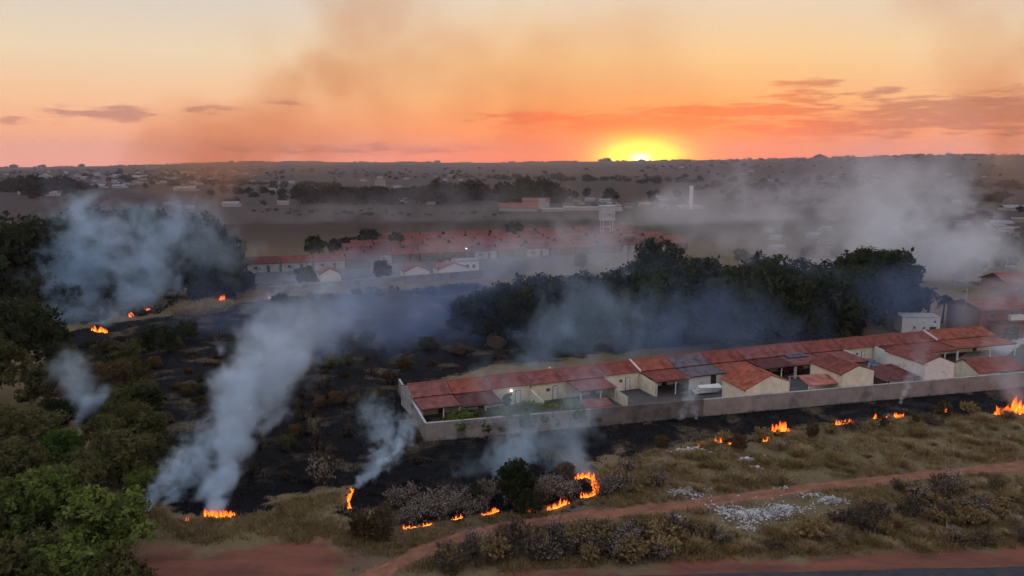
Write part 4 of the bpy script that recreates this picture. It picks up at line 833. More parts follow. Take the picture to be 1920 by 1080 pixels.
# dry grey shrubs: stems with pale withered leaves
def shrub_meshes(seed, n_st, h, spread, n_leaf, leafm, stemm, ls=.13):
    gg = random.Random(seed); m = MB(); tips = []
    for k in range(n_st):
        a = gg.uniform(0, 6.283); sp_ = spread * math.sqrt(gg.random()); hh = h * gg.choice([.35, .5, .65, .8, .95, 1.1, 1.3]) * (1 - .35 * (sp_ / spread) ** 2); b0 = Vector((math.cos(a) * sp_ * .45, math.sin(a) * sp_ * .45, -.05)); tp = Vector((math.cos(a) * sp_, math.sin(a) * sp_, hh))
        md = b0.lerp(tp, .5) + Vector((gg.uniform(-.12, .12), gg.uniform(-.12, .12), .1)); m.tube([b0, md, tp], [.03, .022, .01], 3); tips += [(md, tp)] * 2
        for q_ in range(2):
            t2 = md.lerp(tp, gg.uniform(.1, .6)); t3 = t2 + Vector((gg.uniform(-.4, .4), gg.uniform(-.4, .4), gg.uniform(.2, .5))); m.tube([t2, t3], [.016, .008], 3); tips.append((t2, t3))
    gn = np.random.default_rng(seed); pick = gn.integers(0, len(tips), n_leaf); tt = gn.uniform(.35, 1.05, n_leaf); A = np.array([t_[0] for t_ in tips])[pick]; B = np.array([t_[1] for t_ in tips])[pick]
    c = A + (B - A) * tt[:, None] + gn.normal(size=(n_leaf, 3)) * .06; nr_ = gn.normal(size=(n_leaf, 3)); nr_[:, 2] += .5; nr_ /= np.linalg.norm(nr_, axis=1)[:, None]; e1 = np.cross(nr_, gn.normal(size=(n_leaf, 3))); e1 /= np.linalg.norm(e1, axis=1)[:, None]; e2 = np.cross(nr_, e1)
    s_ = (ls * gn.uniform(.5, 1.4, n_leaf))[:, None]; v = np.stack([c - e1 * s_, c + e2 * s_ * .6, c + e1 * s_, c - e2 * s_ * .6], 1).reshape(-1, 3); v[:, 2] = np.maximum(v[:, 2], .02)
    return m.mesh('stems', stemm), npmesh('leaves', v, np.arange(len(v)).reshape(-1, 4), leafm, {'tint': ('FACE', np.clip(gn.uniform(0, 1, n_leaf) * (.35 + .6 * tt), 0, 1))})
SH = {'pale': [shrub_meshes(k, 60, 2.2, 1.5, 480, M['pale_leaf'], M['stem'], .105) for k in range(3)], 'dull': [shrub_meshes(k + 5, 64, 1.9, 1.8, 640, M['leaf_grey'], M['stem'], .13) for k in range(3)],
      'olive': [shrub_meshes(k + 9, 50, 1.7, 1.6, 1000, M['straw_green'], M['stem'], .16) for k in range(2)], 'burnt': [shrub_meshes(k + 13, 40, 2.0, 1.5, 200, M['leaf_brown'], M['char_stem'], .11) for k in range(2)],
      'cane': [shrub_meshes(k + 17, 90, 2.6, 1.2, 230, M['leaf_brown'], M['stem'], .2) for k in range(2)]}
def shrub(px, py, s, kind, label, group):
    sm_, lm_ = random.choice(SH[kind]); o = empty('dry_shrub', G(px, py), random.uniform(0, 6.28), label, 'shrub', group); o.scale = (s * random.uniform(.75, 1.35), s * random.uniform(.75, 1.2), s * random.uniform(.7, 1.15)); o.rotation_euler = (random.uniform(-.15, .15), random.uniform(-.15, .15), o.rotation_euler[2])
    link(bpy.data.objects.new('stems', sm_), o); link(bpy.data.objects.new('leaves', lm_), o)
random.seed(31)
for k in range(30):
    q_ = random.random(); px = 740 + 240 * q_; py = 978 - 30 * q_ + random.uniform(-34, 8)
    shrub(px, py, random.uniform(.65, 1.), 'pale', 'grey dry shrub with pale withered leaves above the creeping flames', 'grey shrubs above the flame line')
for k in range(9):
    shrub(random.uniform(1010, 1090), random.uniform(905, 945), random.uniform(.6, .95), 'pale', 'pale dry shrub between the small tree and the curved flame front', 'pale shrubs beside the flame front')
for k in range(7): shrub(random.uniform(660, 720), random.uniform(985, 1018), random.uniform(.7, 1.0), 'cane', 'clump of brown upright canes at the end of the flame line', 'brown canes')
for k in range(12): shrub(random.uniform(1125, 1245), random.uniform(880, 935), random.uniform(.55, .9), random.choice(['pale', 'olive']), 'small dry bush between the flame front and the rubble', 'dry bushes beside the flame front')
for k in range(58):
    px = random.uniform(800, 1270); py = 1002 + abs(px - 1000) * .0 + random.uniform(-2, 52) + (18 if px < 900 else 0); p = G(px, py)
    if dpath(np.array([p.x]), np.array([p.y]))[0] < 1.9: continue
    shrub(px, py, random.uniform(.6, 1.0), random.choice(['dull', 'dull', 'pale', 'olive']), 'brown-grey scrub bush on the verge between dirt path and road', 'verge scrub')
for k in range(80):
    px = random.uniform(1250, 1935); py = random.uniform(925, 1040) - (px - 1250) * .03; p = G(px, py)
    if dpath(np.array([p.x]), np.array([p.y]))[0] < 2.2 or inpoly(P_RED2, p) < .8 or inpoly(P_RUB, p) < .5: continue
    shrub(px, py, random.uniform(.5, .95), random.choice(['dull', 'olive', 'olive', 'dull', 'pale']), 'low tangled bush on the verge beyond the rubble, beside the red verge', 'tangled bushes by the rubble')
for k in range(14):
    px = random.uniform(1320, 1860); py = 836 - (px - 1320) * .115 + random.uniform(-6, 10); shrub(px, py, random.uniform(.5, .95), random.choice(['cane', 'olive', 'dull']), 'dry bush at the edge of the burnt strip below the long wall', 'bushes at the burnt edge')
for k in range(60):
    px = random.choice([random.uniform(470, 640), random.uniform(240, 700), random.uniform(240, 460), random.uniform(560, 900)]); py = random.uniform(620, 905); p = G(px, py)
    if inpoly(P_CHAR, p) > -1 or inpoly(P_YARD, p) < 1.5: continue
    shrub(px, py, random.uniform(.4, 1.1), 'burnt', 'scorched shrub with few brown leaves on the black slope', 'scorched shrubs')
shrub(600, 905, 1.15, 'pale', 'single pale shrub standing in black ash beside the main smoke', None)
# garden plants inside the wall and the small dark tree
for px, py, h, kd, mt, lb in [(850, 790, 2.6, 'bush', 'leaf_green', 'green creeper bush spilling along the long wall by its corner'), (885, 785, 2.4, 'bush', 'leaf_olive', 'olive garden bush beside the corner creeper'), (925, 778, 2.6, 'bush', 'leaf_green', 'garden bush before the lamp-lit house'),
                             (965, 776, 3.0, 'bush', 'leaf_green', 'rounded garden shrub under the wall lamp'), (1005, 772, 2.8, 'bush', 'leaf_green', 'garden shrub before the smoky cream house'), (1045, 768, 2.8, 'bush', 'leaf_green', 'garden bush beside the small awning'), (820, 796, 2.0, 'bush', 'leaf_olive', 'low climbing plant just inside the wall corner'), (1080, 766, 2.0, 'bush', 'leaf_olive', 'low plant touching the small awning')]:
    p = G(px, py); d = (p - WC); s_ = d.dot(sdv); p = WC + sdv * s_ + tdv * 1.5; tree('garden_bush', p, h * 1.28, kd, mt, lb, 'bush', 'garden bushes inside the wall', .95)
(u0, v0) = UVB[2]; pb = UO + ud * (u0 + 1.5) + vd * (v0 + 4.6); tree('banana_plant', pb, 2.4, 'b', 'leaf_green', 'slim garden plant leaning against the lamp-lit cream house', 'plant', None, .6)
gtree('small_tree', 965, 952, 5.2, 'b', 'leaf_dark', 'small dark round tree standing alone behind the creeping flames', wide=.85)
gtree('dark_bush', 990, 962, 2.7, 'bush', 'leaf_dark', 'dark bush at the foot of the small round tree', 'bush', wide=.8); gtree('dark_bush', 890, 945, 2.2, 'bush', 'leaf_dark', 'dark bush among the grey shrubs beside the small tree', 'bush', wide=.8)
gtree('dark_bush', 1060, 905, 2.4, 'bush', 'leaf_grey', 'grey scorched bush inside the curved flame front', 'bush', wide=.9); gtree('dark_bush', 1385, 842, 2.0, 'bush', 'leaf_brown', 'brown bush between two little fires below the long wall', 'bush', wide=.8); gtree('dark_bush', 1240, 838, 1.6, 'bush', 'leaf_brown', 'rusty bush on the burnt strip before the muddy wall part', 'bush', wide=.9)

# ------------------------------------------------------------------ rubble
def rubble(px, py, rx, ry, n_, smin, smax, hgt, label, seed, m_='rubble'):
    g_ = random.Random(seed); m = MB(); c = G(px, py)
    for k in range(n_):
        a = g_.uniform(0, 6.283); r_ = abs(g_.gauss(0, .55)) * (1 + .35 * math.sin(3 * a + seed) + .2 * math.sin(7 * a)); x, y = math.cos(a) * r_ * rx, math.sin(a) * r_ * ry; s = g_.uniform(smin, smax) * g_.choice([.5, .7, 1, 1]); r_ = min(r_, 1.); z = hgt * (1 - r_) * g_.random()
        mat_ = Matrix.Translation((x, y, z + s * .25)) @ Matrix.Rotation(g_.uniform(0, 6.28), 4, 'Z') @ Matrix.Rotation(g_.uniform(-.6, .6), 4, 'X'); l, w_, t_ = s * g_.uniform(.6, 1.4), s * g_.uniform(.5, 1.), s * g_.uniform(.15, .5)
        cs_ = [mat_ @ Vector((sx * l / 2 * g_.uniform(.7, 1), sy * w_ / 2 * g_.uniform(.7, 1), sz * t_ / 2)) for sz in (-1, 1) for sy in (-1, 1) for sx in (-1, 1)]
        m.add(cs_, [(0, 2, 3, 1), (4, 5, 7, 6), (0, 1, 5, 4), (1, 3, 7, 5), (3, 2, 6, 7), (2, 0, 4, 6)])
    o = m.build('rubble', M[m_]); o.location = c; tag(o, label, None, None, 'stuff')
rubble(1278, 850, 1.2, .6, 60, .2, .7, .5, 'small heap of pale debris below the burnt strip', 1); rubble(1302, 848, 1.1, .6, 50, .3, .8, .5, 'bright slabs of debris beside the small heap', 2)
rubble(1402, 864, 1.3, .4, 40, .2, .6, .2, 'thin scatter of white debris in the grass', 3); rubble(1435, 856, .5, .2, 8, .15, .4, .1, 'few white scraps in the grass', 4)
rubble(1290, 923, 1.9, 1.4, 620, .08, .34, .6, 'rounded heap of grey-white rubble beside the dirt path', 5); rubble(1472, 917, .6, .3, 22, .12, .4, .3, 'small rubble heap on the path edge', 6)
rubble(1405, 965, 3.6, 1.9, 1500, .06, .38, .3, 'wide flattened spread of white rubble and ash on the verge', 7); rubble(1470, 955, 2.4, 1.5, 700, .06, .28, .25, 'dark-speckled rubble trailing from the wide white spread', 8)
rubble(1560, 940, 1.9, 1.0, 420, .06, .34, .4, 'grey rubbish heap between path and verge bushes', 9); rubble(1520, 930, 2.2, .6, 90, .1, .3, .2, 'loose scraps between the rubbish heap and the path', 10); rubble(1400, 992, 1.0, .5, 90, .1, .35, .3, 'small pale rubble patch below the wide white spread', 11)
rubble(1895, 822, 1.2, .6, 70, .12, .4, .3, 'pale scraps half hidden in the straw field', 12); rubble(1270, 970, .7, .4, 50, .1, .35, .2, 'few white stones at the path verge', 13)
rubble(1420, 880, .9, .5, 18, .2, .5, .2, 'flat pale slabs in the grass above the path', 14)

# ------------------------------------------------------------------ fires
fm = bpy.data.materials.new('flame'); fm.use_nodes = True; q = NT(fm.node_tree); fm.node_tree.nodes.clear()
out = q.N('ShaderNodeOutputMaterial'); em = q.N('ShaderNodeEmission'); tr = q.N('ShaderNodeBsdfTransparent'); mx = q.N('ShaderNodeMixShader')
tcn = q.N('ShaderNodeTexCoord'); s = q.N('ShaderNodeSeparateXYZ'); q.L(tcn.outputs['Object'], s.inputs[0]); zz = s.outputs[2]
lw = q.N('ShaderNodeLayerWeight'); lw.inputs[0].default_value = .35
nz = q.noise(q.vm('MULTIPLY', tcn.outputs['Object'], (5., 5., 2.2)), 1., 3)
heat = q.m('SUBTRACT', q.m('ADD', q.m('SUBTRACT', 1.05, zz), q.m('MULTIPLY', q.m('SUBTRACT', nz, .5), 1.2)), q.m('MULTIPLY', lw.outputs['Facing'], .45))
q.L(q.ramp(heat, [(0, (.9, .06, .01, 1)), (.35, (1., .10, .008, 1)), (.7, (1., .19, .016, 1)), (1, (1., .36, .045, 1))]), em.inputs[0]); em.inputs[1].default_value = 2.9
q.L(q.sm(heat, .05, .55), mx.inputs[0]); q.L(tr.outputs[0], mx.inputs[1]); q.L(em.outputs[0], mx.inputs[2]); q.L(mx.outputs[0], out.inputs[0])
def tongue(seed):
    g_ = random.Random(seed); m = MB(); pts, rad = [], []; bx, by = g_.uniform(-.25, .25), g_.uniform(-.2, .2)
    for k in range(8):
        t_ = k / 7; pts.append((bx * t_ * t_ + .09 * math.sin(5 * t_ + seed), by * t_ * t_ + .06 * math.sin(4 * t_ + seed * 2), t_)); rad.append(max(.006, .24 * math.sin(math.pi * min(1, .22 + .78 * t_ ** .8)) * (1 - .25 * t_)))
    return m.tube(pts, rad, 7).mesh('flame', fm, True)
TG = [tongue(k) for k in range(6)]
random.seed(77)
def fire(pts, n_, hpx, label, jit=4., big=None, ramp=1.):
    n_ = int(n_ * 3.); hpx *= .9
    """flame tongues standing along a line of photo pixels on the ground"""
    W = [G(*p) for p in pts]; c = sum(W, Vector()) / len(W); o = empty('grass_fire', c, 0, label, 'fire', 'flames along the fire front')
    em_ = MB(); ln = []
    for i in range(max(2, 4 * (len(W) - 1) + 1)):
        t_ = min(i / 4., len(W) - 1.001); a_ = W[int(t_)].lerp(W[min(int(t_) + 1, len(W) - 1)], t_ - int(t_)) if len(W) > 1 else W[0]
        ln.append(a_ - c + Vector((random.uniform(-.12, .12), random.uniform(-.12, .12), random.uniform(-.03, .05))))
    em_.tube(ln, [.02] + [random.uniform(.02, .09) for _ in ln[2:]] + [.02], 5).build('embers', fm, o)
    for k in range(n_):
        t_ = (k + random.random()) / n_ * (len(W) - 1); i = min(int(t_), len(W) - 2) if len(W) > 1 else 0; p = W[i].lerp(W[i + 1], t_ - i) if len(W) > 1 else W[0].copy()
        px_m = F / p.y; p += Vector((random.gauss(0, jit), random.gauss(0, jit * .6), 0)) / px_m; h = hpx / px_m * random.choice([.25, .35, .45, .6, .8, 1.0, 1.25]) * (1 + (big or 0) * random.random()) * (ramp + (1 - ramp) * min(1., t_ / max(1, len(W) - 2.2)))
        f = link(bpy.data.objects.new('flame', random.choice(TG)), o); f.location = p - c + Vector((0, 0, -.05 * h)); f.scale = (h * random.uniform(.3, .75), h * random.uniform(.3, .65), h); f.rotation_euler = (random.uniform(-.25, .25), random.uniform(-.3, .3), random.uniform(0, 6.28))
fire([(390, 968), (412, 971), (434, 967)], 18, 19, 'crescent of bright flames at the foot of the main white smoke'); fire([(348, 977), (352, 976)], 2, 9, 'tiny flame on the grass next to the main fire', 2)
fire([(658, 955), (653, 945), (656, 930), (662, 918)], 11, 12, 'narrow upright flame edge at the tip of the burnt lobe', 2); fire([(755, 992), (775, 989), (808, 984)], 9, 8, 'thin flames creeping under the grey shrubs beside the canes', 4)
fire([(850, 975), (868, 970)], 5, 8, 'small flames between the creeping flames and the orange flame patch', 4); fire([(905, 966), (920, 963), (935, 958)], 10, 13, 'orange flame patch under the grey shrubs', 3); fire([(712, 992), (718, 990)], 2, 7, 'tiny flame among the brown canes', 2)
fire([(990, 960), (1005, 959)], 5, 11, 'small flames before the dark bush by the lone tree', 3); fire([(1026, 958), (1045, 952), (1064, 944)], 14, 15, 'bright flame row between lone tree and curved flame front', 3)
fire([(1078, 900), (1095, 894), (1110, 898), (1118, 910), (1121, 924), (1108, 931), (1092, 933)], 34, 14, 'curved hook-shaped flame front bordering the scorched shrubs', 3)
fire([(1308, 838), (1315, 836)], 3, 11, 'small flame beside the bright debris slabs', 2); fire([(1340, 831), (1352, 829)], 4, 11, 'small flame between the debris slabs and the brown bush', 3); fire([(1368, 833), (1390, 832)], 7, 8, 'low flame line under the brown bush', 3)
fire([(1432, 828), (1438, 822)], 6, 13, 'round fire spot just below the leaping flames', 3); fire([(1448, 812), (1462, 808), (1480, 809)], 14, 19, 'leaping flames at the burnt edge below the cream gable', 3, .3)
fire([(1565, 797), (1580, 795), (1600, 791)], 8, 10, 'flame line at the burnt edge below the second cream gable', 3); fire([(1638, 786), (1642, 785)], 2, 12, 'single flame in straw beyond the flame line', 2); fire([(1680, 784), (1690, 780)], 5, 12, 'small fire under the thin white wisp', 3)
fire([(1655, 784), (1660, 783)], 2, 6, 'faint flame next to the small fire under the wisp', 2); fire([(1770, 774), (1778, 772)], 3, 10, 'little flame beside the tall straw bush', 2)
fire([(1862, 776), (1880, 776), (1900, 775), (1925, 772), (1960, 770)], 34, 21, 'tallest blaze at the end of the burnt strip', 6, 1.2, .22)
fire([(175, 618), (188, 622), (200, 624)], 8, 13, 'flaring fire deep in the far smoke', 5); fire([(244, 595), (247, 590)], 4, 12, 'thin upright flame beyond the flaring far fire', 2); fire([(270, 584), (286, 581)], 6, 8, 'row of little flames on the dark scrub ridge', 3)
fire([(414, 571), (421, 569)], 8, 20, 'isolated tall flame at the end of the straw strip', 2); fire([(503, 560), (506, 560)], 1, 6, 'ember in thin smoke before the estate wall', 1); fire([(1030, 690), (1031, 690)], 1, 9, 'single ember glowing behind the terrace roofs', 1)

# ------------------------------------------------------------------ smoke
def smoke_mat(name, colour, aniso=.15, dens=1.):
    m = bpy.data.materials.new(name); m.use_nodes = True; t_ = m.node_tree; t_.nodes.clear()
    o = t_.nodes.new('ShaderNodeOutputMaterial'); pv = t_.nodes.new('ShaderNodeVolumePrincipled'); t_.links.new(pv.outputs[0], o.inputs['Volume'])
    pv.inputs['Color'].default_value = (*colour, 1); pv.inputs['Density'].default_value = dens; pv.inputs['Anisotropy'].default_value = aniso
    return m
SMOKE = smoke_mat('blue_smoke', (.76, .90, 1.)); SMOKE_WHITE = smoke_mat('pale_smoke', (.82, .92, 1.)); SMOKE_VEIL = smoke_mat('dark_blue_smoke', (.44, .60, .95)); SMOKE_BANK = smoke_mat('far_blue_smoke', (.66, .84, 1.)); SMOKE_GREY = smoke_mat('grey_smoke', (.88, .89, .91)); SMOKE_BROWN = smoke_mat('brown_smoke', (.30, .24, .18), .4); SMOKE_BROWN.node_tree.nodes['Principled Volume'].inputs['Absorption Color'].default_value = (.85, .30, .10, 1)
ng = bpy.data.node_groups.new('smoke', 'GeometryNodeTree')
ng.interface.new_socket('Geometry', in_out='INPUT', socket_type='NodeSocketGeometry')
for nm, ty in (('Min', 'Vector'), ('Max', 'Vector'), ('RX', 'Int'), ('RY', 'Int'), ('RZ', 'Int'), ('Scale', 'Float'), ('Warp', 'Float'), ('Rough', 'Float'), ('Smoke', 'Material')):
    ng.interface.new_socket(nm, in_out='INPUT', socket_type='NodeSocket' + ty)
ng.interface.new_socket('Geometry', in_out='OUTPUT', socket_type='NodeSocketGeometry')
q = NT(ng); gi = q.N('NodeGroupInput'); go = q.N('NodeGroupOutput'); I_ = gi.outputs
pos = q.N('GeometryNodeInputPosition').outputs[0]
wn = q.noise(pos, q.m('MULTIPLY', I_['Scale'], .45), 2, .5, col=True)
wp = q.vm('ADD', pos, q.vm('MULTIPLY', q.vm('SUBTRACT', wn, (.5, .5, .5)), q.vm('SCALE', (1., 1., 1.))))
sc_node = wp.node.inputs[1].links[0].from_node.inputs[1].links[0].from_node; q.L(I_['Warp'], sc_node.inputs['Scale'])
wn2 = q.noise(wp, q.m('MULTIPLY', I_['Scale'], 1.7), 2, .5, col=True)
wp2 = q.vm('ADD', wp, q.vm('MULTIPLY', q.vm('SUBTRACT', wn2, (.5, .5, .5)), q.vm('SCALE', (.55, .55, .55))))
q.L(I_['Warp'], wp2.node.inputs[1].links[0].from_node.inputs[1].links[0].from_node.inputs['Scale'])
fb = q.noise(wp2, q.m('MULTIPLY', I_['Scale'], 1.35), 7, .62)
sn = q.N('GeometryNodeSampleNearest'); q.L(I_['Geometry'], sn.inputs['Geometry']); q.L(wp, sn.inputs['Sample Position'])
def samp(src, dt):
    s_ = q.N('GeometryNodeSampleIndex'); s_.data_type = dt; s_.domain = 'POINT'; q.L(I_['Geometry'], s_.inputs['Geometry']); q.L(sn.outputs[0], s_.inputs['Index']); q.L(src, s_.inputs['Value']); return s_.outputs[0]
def nattr(nm):
    a = q.N('GeometryNodeInputNamedAttribute'); a.data_type = 'FLOAT'; a.inputs['Name'].default_value = nm; return a.outputs[0]
cpos = samp(q.N('GeometryNodeInputPosition').outputs[0], 'FLOAT_VECTOR'); rad_ = samp(nattr('rad'), 'FLOAT'); den_ = samp(nattr('dens'), 'FLOAT')
dd = q.m('DIVIDE', q.vm('DISTANCE', wp, cpos, out=1), rad_)
fld = q.m('ADD', q.m('SUBTRACT', 1., dd), q.m('MULTIPLY', q.m('SUBTRACT', fb, .52), I_['Rough']))
dens = q.m('MULTIPLY', q.sm(fld, .0, .8), den_)
vc = q.N('GeometryNodeVolumeCube'); q.L(dens, vc.inputs['Density']); q.L(I_['Min'], vc.inputs['Min']); q.L(I_['Max'], vc.inputs['Max'])
for a, b_ in (('RX', 'Resolution X'), ('RY', 'Resolution Y'), ('RZ', 'Resolution Z')): q.L(I_[a], vc.inputs[b_])
smn = q.N('GeometryNodeSetMaterial'); q.L(vc.outputs[0], smn.inputs[0]); q.L(I_['Smoke'], smn.inputs['Material']); q.L(smn.outputs[0], go.inputs[0])
IDS = {s_.name: s_.identifier for s_ in ng.interface.items_tree if s_.in_out == 'INPUT'}
rs = random.Random(5)
def plume(label, arms, Y0, Y1, vox, material=SMOKE, rough=2.6, warp=1., sc_=1., gain=1.):
    """arms: lists of (px, py, radius px, optical depth); the plume leans from distance Y0 at its foot to Y1 at its end"""
    pts = []
    for arm in arms:
        for i in range(len(arm) - 1):
            a, b_ = arm[i], arm[i + 1]; k = max(3, int(math.hypot(b_[0] - a[0], b_[1] - a[1]) / 8))
            for j in range(k):
                t_ = j / k; s_ = (i + t_) / (len(arm) - 1); v_ = [a[c_] * (1 - t_) + b_[c_] * t_ for c_ in range(4)]; yy = Y0 + (Y1 - Y0) * s_
                r_ = v_[2] * yy / F; pts.append((atY(v_[0], v_[1], yy), r_, gain * v_[3] / (1.15 * r_)))
    rot = rs.uniform(.04, .5); Rm = Matrix.Rotation(-rot, 3, 'Z'); L_ = [(Rm @ p, r_, d_) for p, r_, d_ in pts]
    rm = sorted(r_ for _, r_, _ in L_)[len(L_) // 2]
    lo = [min(p[i] - 1.6 * r_ for p, r_, _ in L_) for i in range(3)]; hi = [max(p[i] + 1.6 * r_ for p, r_, _ in L_) for i in range(3)]; lo[2] = max(lo[2], .03 + rs.uniform(0, .05))
    vol = (hi[0] - lo[0]) * (hi[1] - lo[1]) * (hi[2] - lo[2]); vox = max(vox, (vol / 3.2e6) ** (1 / 3)) * rs.uniform(1., 1.06)
    me = bpy.data.meshes.new('smoke'); me.from_pydata([tuple(p) for p, _, _ in L_], [], []); me.materials.append(material)
    for nm, ix in (('rad', 1), ('dens', 2)):
        at_ = me.attributes.new(nm, 'FLOAT', 'POINT'); at_.data.foreach_set('value', [e_[ix] for e_ in L_])
    o = link(bpy.data.objects.new('smoke', me)); o.rotation_euler = (0, 0, rot); tag(o, label, None, None, 'stuff')
    md = o.modifiers.new('smoke', 'NODES'); md.node_group = ng
    md[IDS['Min']] = lo; md[IDS['Max']] = hi
    for i, nm in enumerate(('RX', 'RY', 'RZ')): md[IDS[nm]] = max(4, int((hi[i] - lo[i]) / vox))
    md[IDS['Scale']] = sc_ / rm; md[IDS['Warp']] = warp * rm; md[IDS['Rough']] = rough; md[IDS['Smoke']] = material
    return o
plume('main column of pale smoke rising from the crescent of flames', [[(412, 962, 14, 2.6), (403, 920, 30, 2.6), (415, 880, 38, 2.4), (432, 840, 42, 2.1), (436, 800, 54, 2.1), (468, 750, 72, 1.9), (500, 700, 84, 1.7), (525, 655, 90, 1.1), (560, 615, 96, .6), (610, 585, 104, .3), (670, 570, 104, .15), (740, 565, 100, .06)]], 74.4, 104, .2, SMOKE_WHITE, rough=3.1, warp=.85, gain=1.45)
plume('thin blue smoke drifting from the bush edge towards the main column', [[(256, 966, 9, 1.6), (285, 935, 20, 1.7), (312, 900, 30, 1.6), (345, 870, 40, 1.3), (385, 835, 46, 1.), (425, 795, 50, .7)], [(290, 972, 7, 1.2), (318, 940, 16, 1.3), (350, 900, 26, 1.1), (380, 860, 34, .8)]], 74, 82, .17, rough=4., gain=.85)
plume('large blue smoke bank over the far fires before the dark wood', [[(195, 615, 24, 1.1), (150, 590, 45, 1.3), (112, 530, 62, 1.6), (150, 485, 76, 1.6), (175, 445, 80, 1.2), (150, 405, 62, .7)], [(200, 600, 40, .7), (250, 545, 60, .7), (285, 490, 70, .9), (275, 435, 70, .9), (340, 430, 66, .8), (400, 455, 60, .4), (450, 490, 50, .15)]], 165, 185, .55, SMOKE_BANK, rough=4.4, warp=1.5, gain=.95)
plume('small forked smoke above the flame edge of the burnt lobe', [[(656, 928, 6, 1.6), (684, 900, 15, 1.4), (712, 868, 22, 1.2), (735, 835, 34, .9), (715, 795, 44, .6), (690, 765, 44, .3)], [(712, 868, 8, 1.), (745, 845, 9, 1.2), (758, 815, 20, .8), (770, 780, 32, .4)]], 80, 86, .15, rough=3.8, warp=1.3)
plume('smoke hanging between lone tree and long wall', [[(940, 885, 34, .6), (972, 835, 38, 1.), (985, 800, 50, .7), (960, 750, 66, .35), (930, 715, 70, .2)], [(1095, 890, 22, .8), (1060, 855, 50, .6), (1040, 820, 60, .5), (1075, 780, 66, .5), (1100, 740, 66, .3), (1110, 700, 60, .15)], [(880, 900, 40, .35), (960, 860, 50, .4), (1020, 850, 50, .4)]], 84, 92, .28, rough=3.8, warp=1.5, gain=.9)
plume('bluish smoke rolling in front of the dark grove', [[(1030, 700, 46, .3), (1020, 640, 62, .6), (1085, 602, 80, .8), (1165, 585, 76, .6), (1255, 612, 88, .35), (1315, 640, 80, .25), (1420, 620, 90, .18)], [(1000, 690, 30, .5), (1030, 650, 40, .5), (1080, 620, 50, .4)]], 126, 132, .5, SMOKE_BANK, rough=4.2, warp=1.8, gain=.55)
plume('wide dark-blue smoke veil across the burnt slope', [[(600, 640, 90, .6), (650, 600, 110, .7), (740, 610, 130, .6), (830, 600, 130, .5), (900, 640, 120, .5), (980, 600, 100, .3)], [(600, 690, 90, .5), (720, 690, 100, .45), (820, 680, 90, .4)]], 138, 150, .8, SMOKE_VEIL, warp=1.4, rough=3.8, gain=.52)
plume('broad thin blue veil drifting over the burnt slope and the grove', [[(380, 600, 100, .14), (560, 580, 120, .22), (800, 570, 130, .24), (1050, 560, 130, .2), (1300, 560, 120, .2), (1550, 560, 110, .2), (1750, 560, 90, .22)]], 158, 150, 1.1, SMOKE_VEIL, 2.4, 1.1)
plume('smoke around the two-storey house by the street', [[(1800, 600, 40, .3), (1850, 570, 60, .45), (1900, 545, 70, .45), (1960, 530, 70, .4)]], 152, 156, .7, SMOKE_GREY, 2.8, 1.2)
plume('thin bluish veil along the foot of the grove', [[(1180, 640, 70, .25), (1300, 610, 90, .4), (1420, 600, 90, .4), (1520, 620, 70, .2)]], 134, 139, .9, SMOKE_VEIL, 3.6, 1.3, gain=.55)
plume('broad grey smoke over the houses beyond the grove', [[(1790, 545, 50, .6), (1740, 500, 80, .8), (1660, 470, 110, .8), (1700, 420, 130, .8), (1740, 380, 120, .6), (1690, 345, 100, .3)], [(1790, 500, 80, .7), (1850, 470, 90, .6)], [(1680, 470, 100, .6), (1560, 450, 110, .55), (1420, 440, 110, .5), (1290, 420, 90, .3)]], 215, 260, 1.3, SMOKE_GREY, 3.8, 1.6, gain=1.15)
plume('grey haze sheet lying over the brown field and the sheds', [[(420, 420, 60, .2), (560, 400, 60, .3), (760, 395, 60, .35), (960, 395, 60, .35), (1140, 400, 60, .35)]], 430, 470, 3., SMOKE_GREY, 3.2, 1.6, gain=.45)
plume('thin grey smoke sheet on the plain behind the water tower', [[(1180, 440, 70, .25), (1320, 400, 80, .4), (1480, 380, 90, .5), (1640, 350, 80, .5), (1760, 330, 70, .4)]], 420, 520, 3., SMOKE_GREY, 2.2, gain=.9)
plume('thin smoke over the estate roofs', [[(560, 525, 40, .2), (600, 505, 46, .25), (680, 495, 60, .45), (900, 490, 80, .5), (1050, 475, 80, .7), (1160, 465, 80, .7)]], 228, 240, 1.2, SMOKE_GREY, 3.2, 1.3, gain=.85)
plume('smoke above the tallest blaze', [[(1905, 750, 20, .4), (1895, 710, 38, .35), (1890, 660, 56, .25), (1900, 610, 70, .15)]], 107, 112, .4, SMOKE_GREY)
plume('thin white wisp on the burnt strip under the whitish gable', [[(1688, 757, 4, 1.), (1697, 735, 7, .9), (1702, 715, 10, .5), (1725, 680, 24, .25), (1730, 640, 34, .12)]], 110, 113, .18, SMOKE_GREY, 2.6)
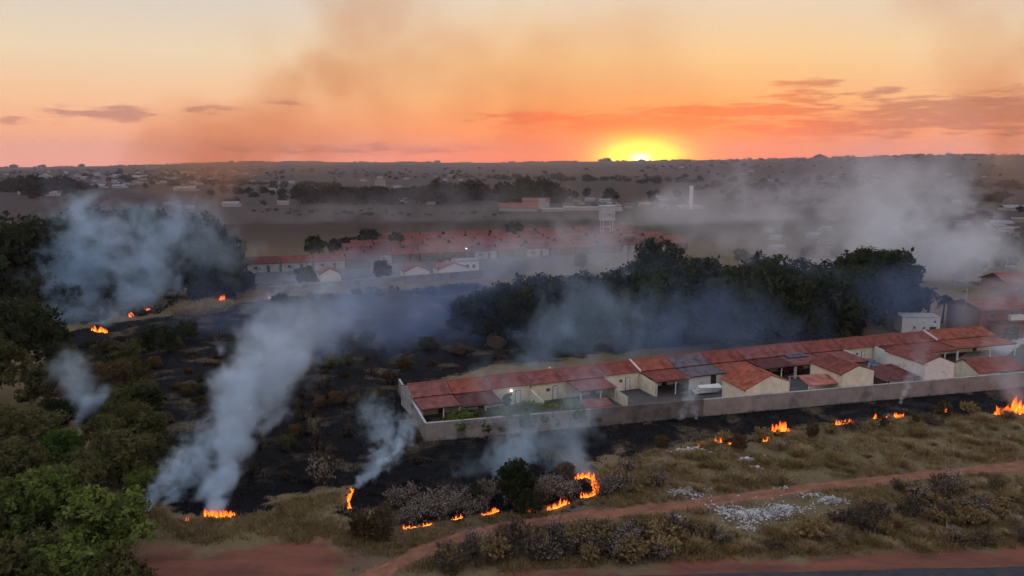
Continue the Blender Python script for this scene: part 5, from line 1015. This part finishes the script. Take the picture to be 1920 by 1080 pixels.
plume('white wisps at the wall below the grey-roofed house', [[(1272, 798, 5, .9), (1280, 770, 12, .8), (1296, 745, 18, .5), (1290, 715, 26, .25)], [(1306, 785, 4, .9), (1300, 765, 12, .6), (1290, 740, 16, .3)]], 103, 105, .2, SMOKE_GREY, 3.4)
plume('thin smoke wisps before the estate wall', [[(498, 560, 8, .6), (520, 548, 16, .5), (540, 532, 24, .3), (570, 520, 30, .15)], [(590, 575, 7, .4), (600, 550, 16, .4), (620, 530, 26, .2)]], 196, 200, .6, rough=3.2)
plume('thin smoke around the scorched tree at the slope rim', [[(152, 790, 9, .7), (165, 755, 30, .7), (140, 700, 46, .5), (120, 680, 40, .35)], [(165, 755, 20, .5), (200, 735, 26, .4)]], 100, 106, .4)
plume('tall brownish smoke column drifting across the sky', [[(340, 300, 100, .40), (420, 270, 120, .28), (500, 230, 130, .26), (560, 175, 140, .30), (640, 150, 130, .28), (690, 100, 120, .26), (675, 40, 105, .30), (700, -40, 130, .3)], [(330, 285, 110, .3), (420, 262, 110, .3), (520, 270, 100, .25), (640, 240, 110, .18)], [(640, 150, 90, .25), (780, 140, 170, .24), (900, 150, 190, .24), (1040, 160, 200, .2), (1180, 120, 180, .12)]], 430, 470, 3.2, SMOKE_BROWN, 3., 1.2, gain=2.8)
plume('diffuse brownish smoke high over the smoky houses', [[(1880, 300, 90, .22), (1900, 220, 120, .3), (1870, 140, 140, .34), (1820, 70, 140, .26), (1780, -20, 140, .2)]], 430, 460, 3., SMOKE_BROWN, 2.8, 1.2, gain=2.7)

# ------------------------------------------------------------------ haze
hm = bpy.data.materials.new('haze'); hm.use_nodes = True; t_ = hm.node_tree; t_.nodes.clear()
ho = t_.nodes.new('ShaderNodeOutputMaterial'); pv = t_.nodes.new('ShaderNodeVolumePrincipled'); t_.links.new(pv.outputs[0], ho.inputs['Volume'])
pv.inputs['Color'].default_value = (.84, .78, .86, 1); pv.inputs['Density'].default_value = .000075; pv.inputs['Anisotropy'].default_value = .35
hb = MB().box(-9300, 9300, -9300, 9300, -90, 205).build('haze', hm); tag(hb, 'thin smoky evening haze over the whole plain', None, None, 'stuff')
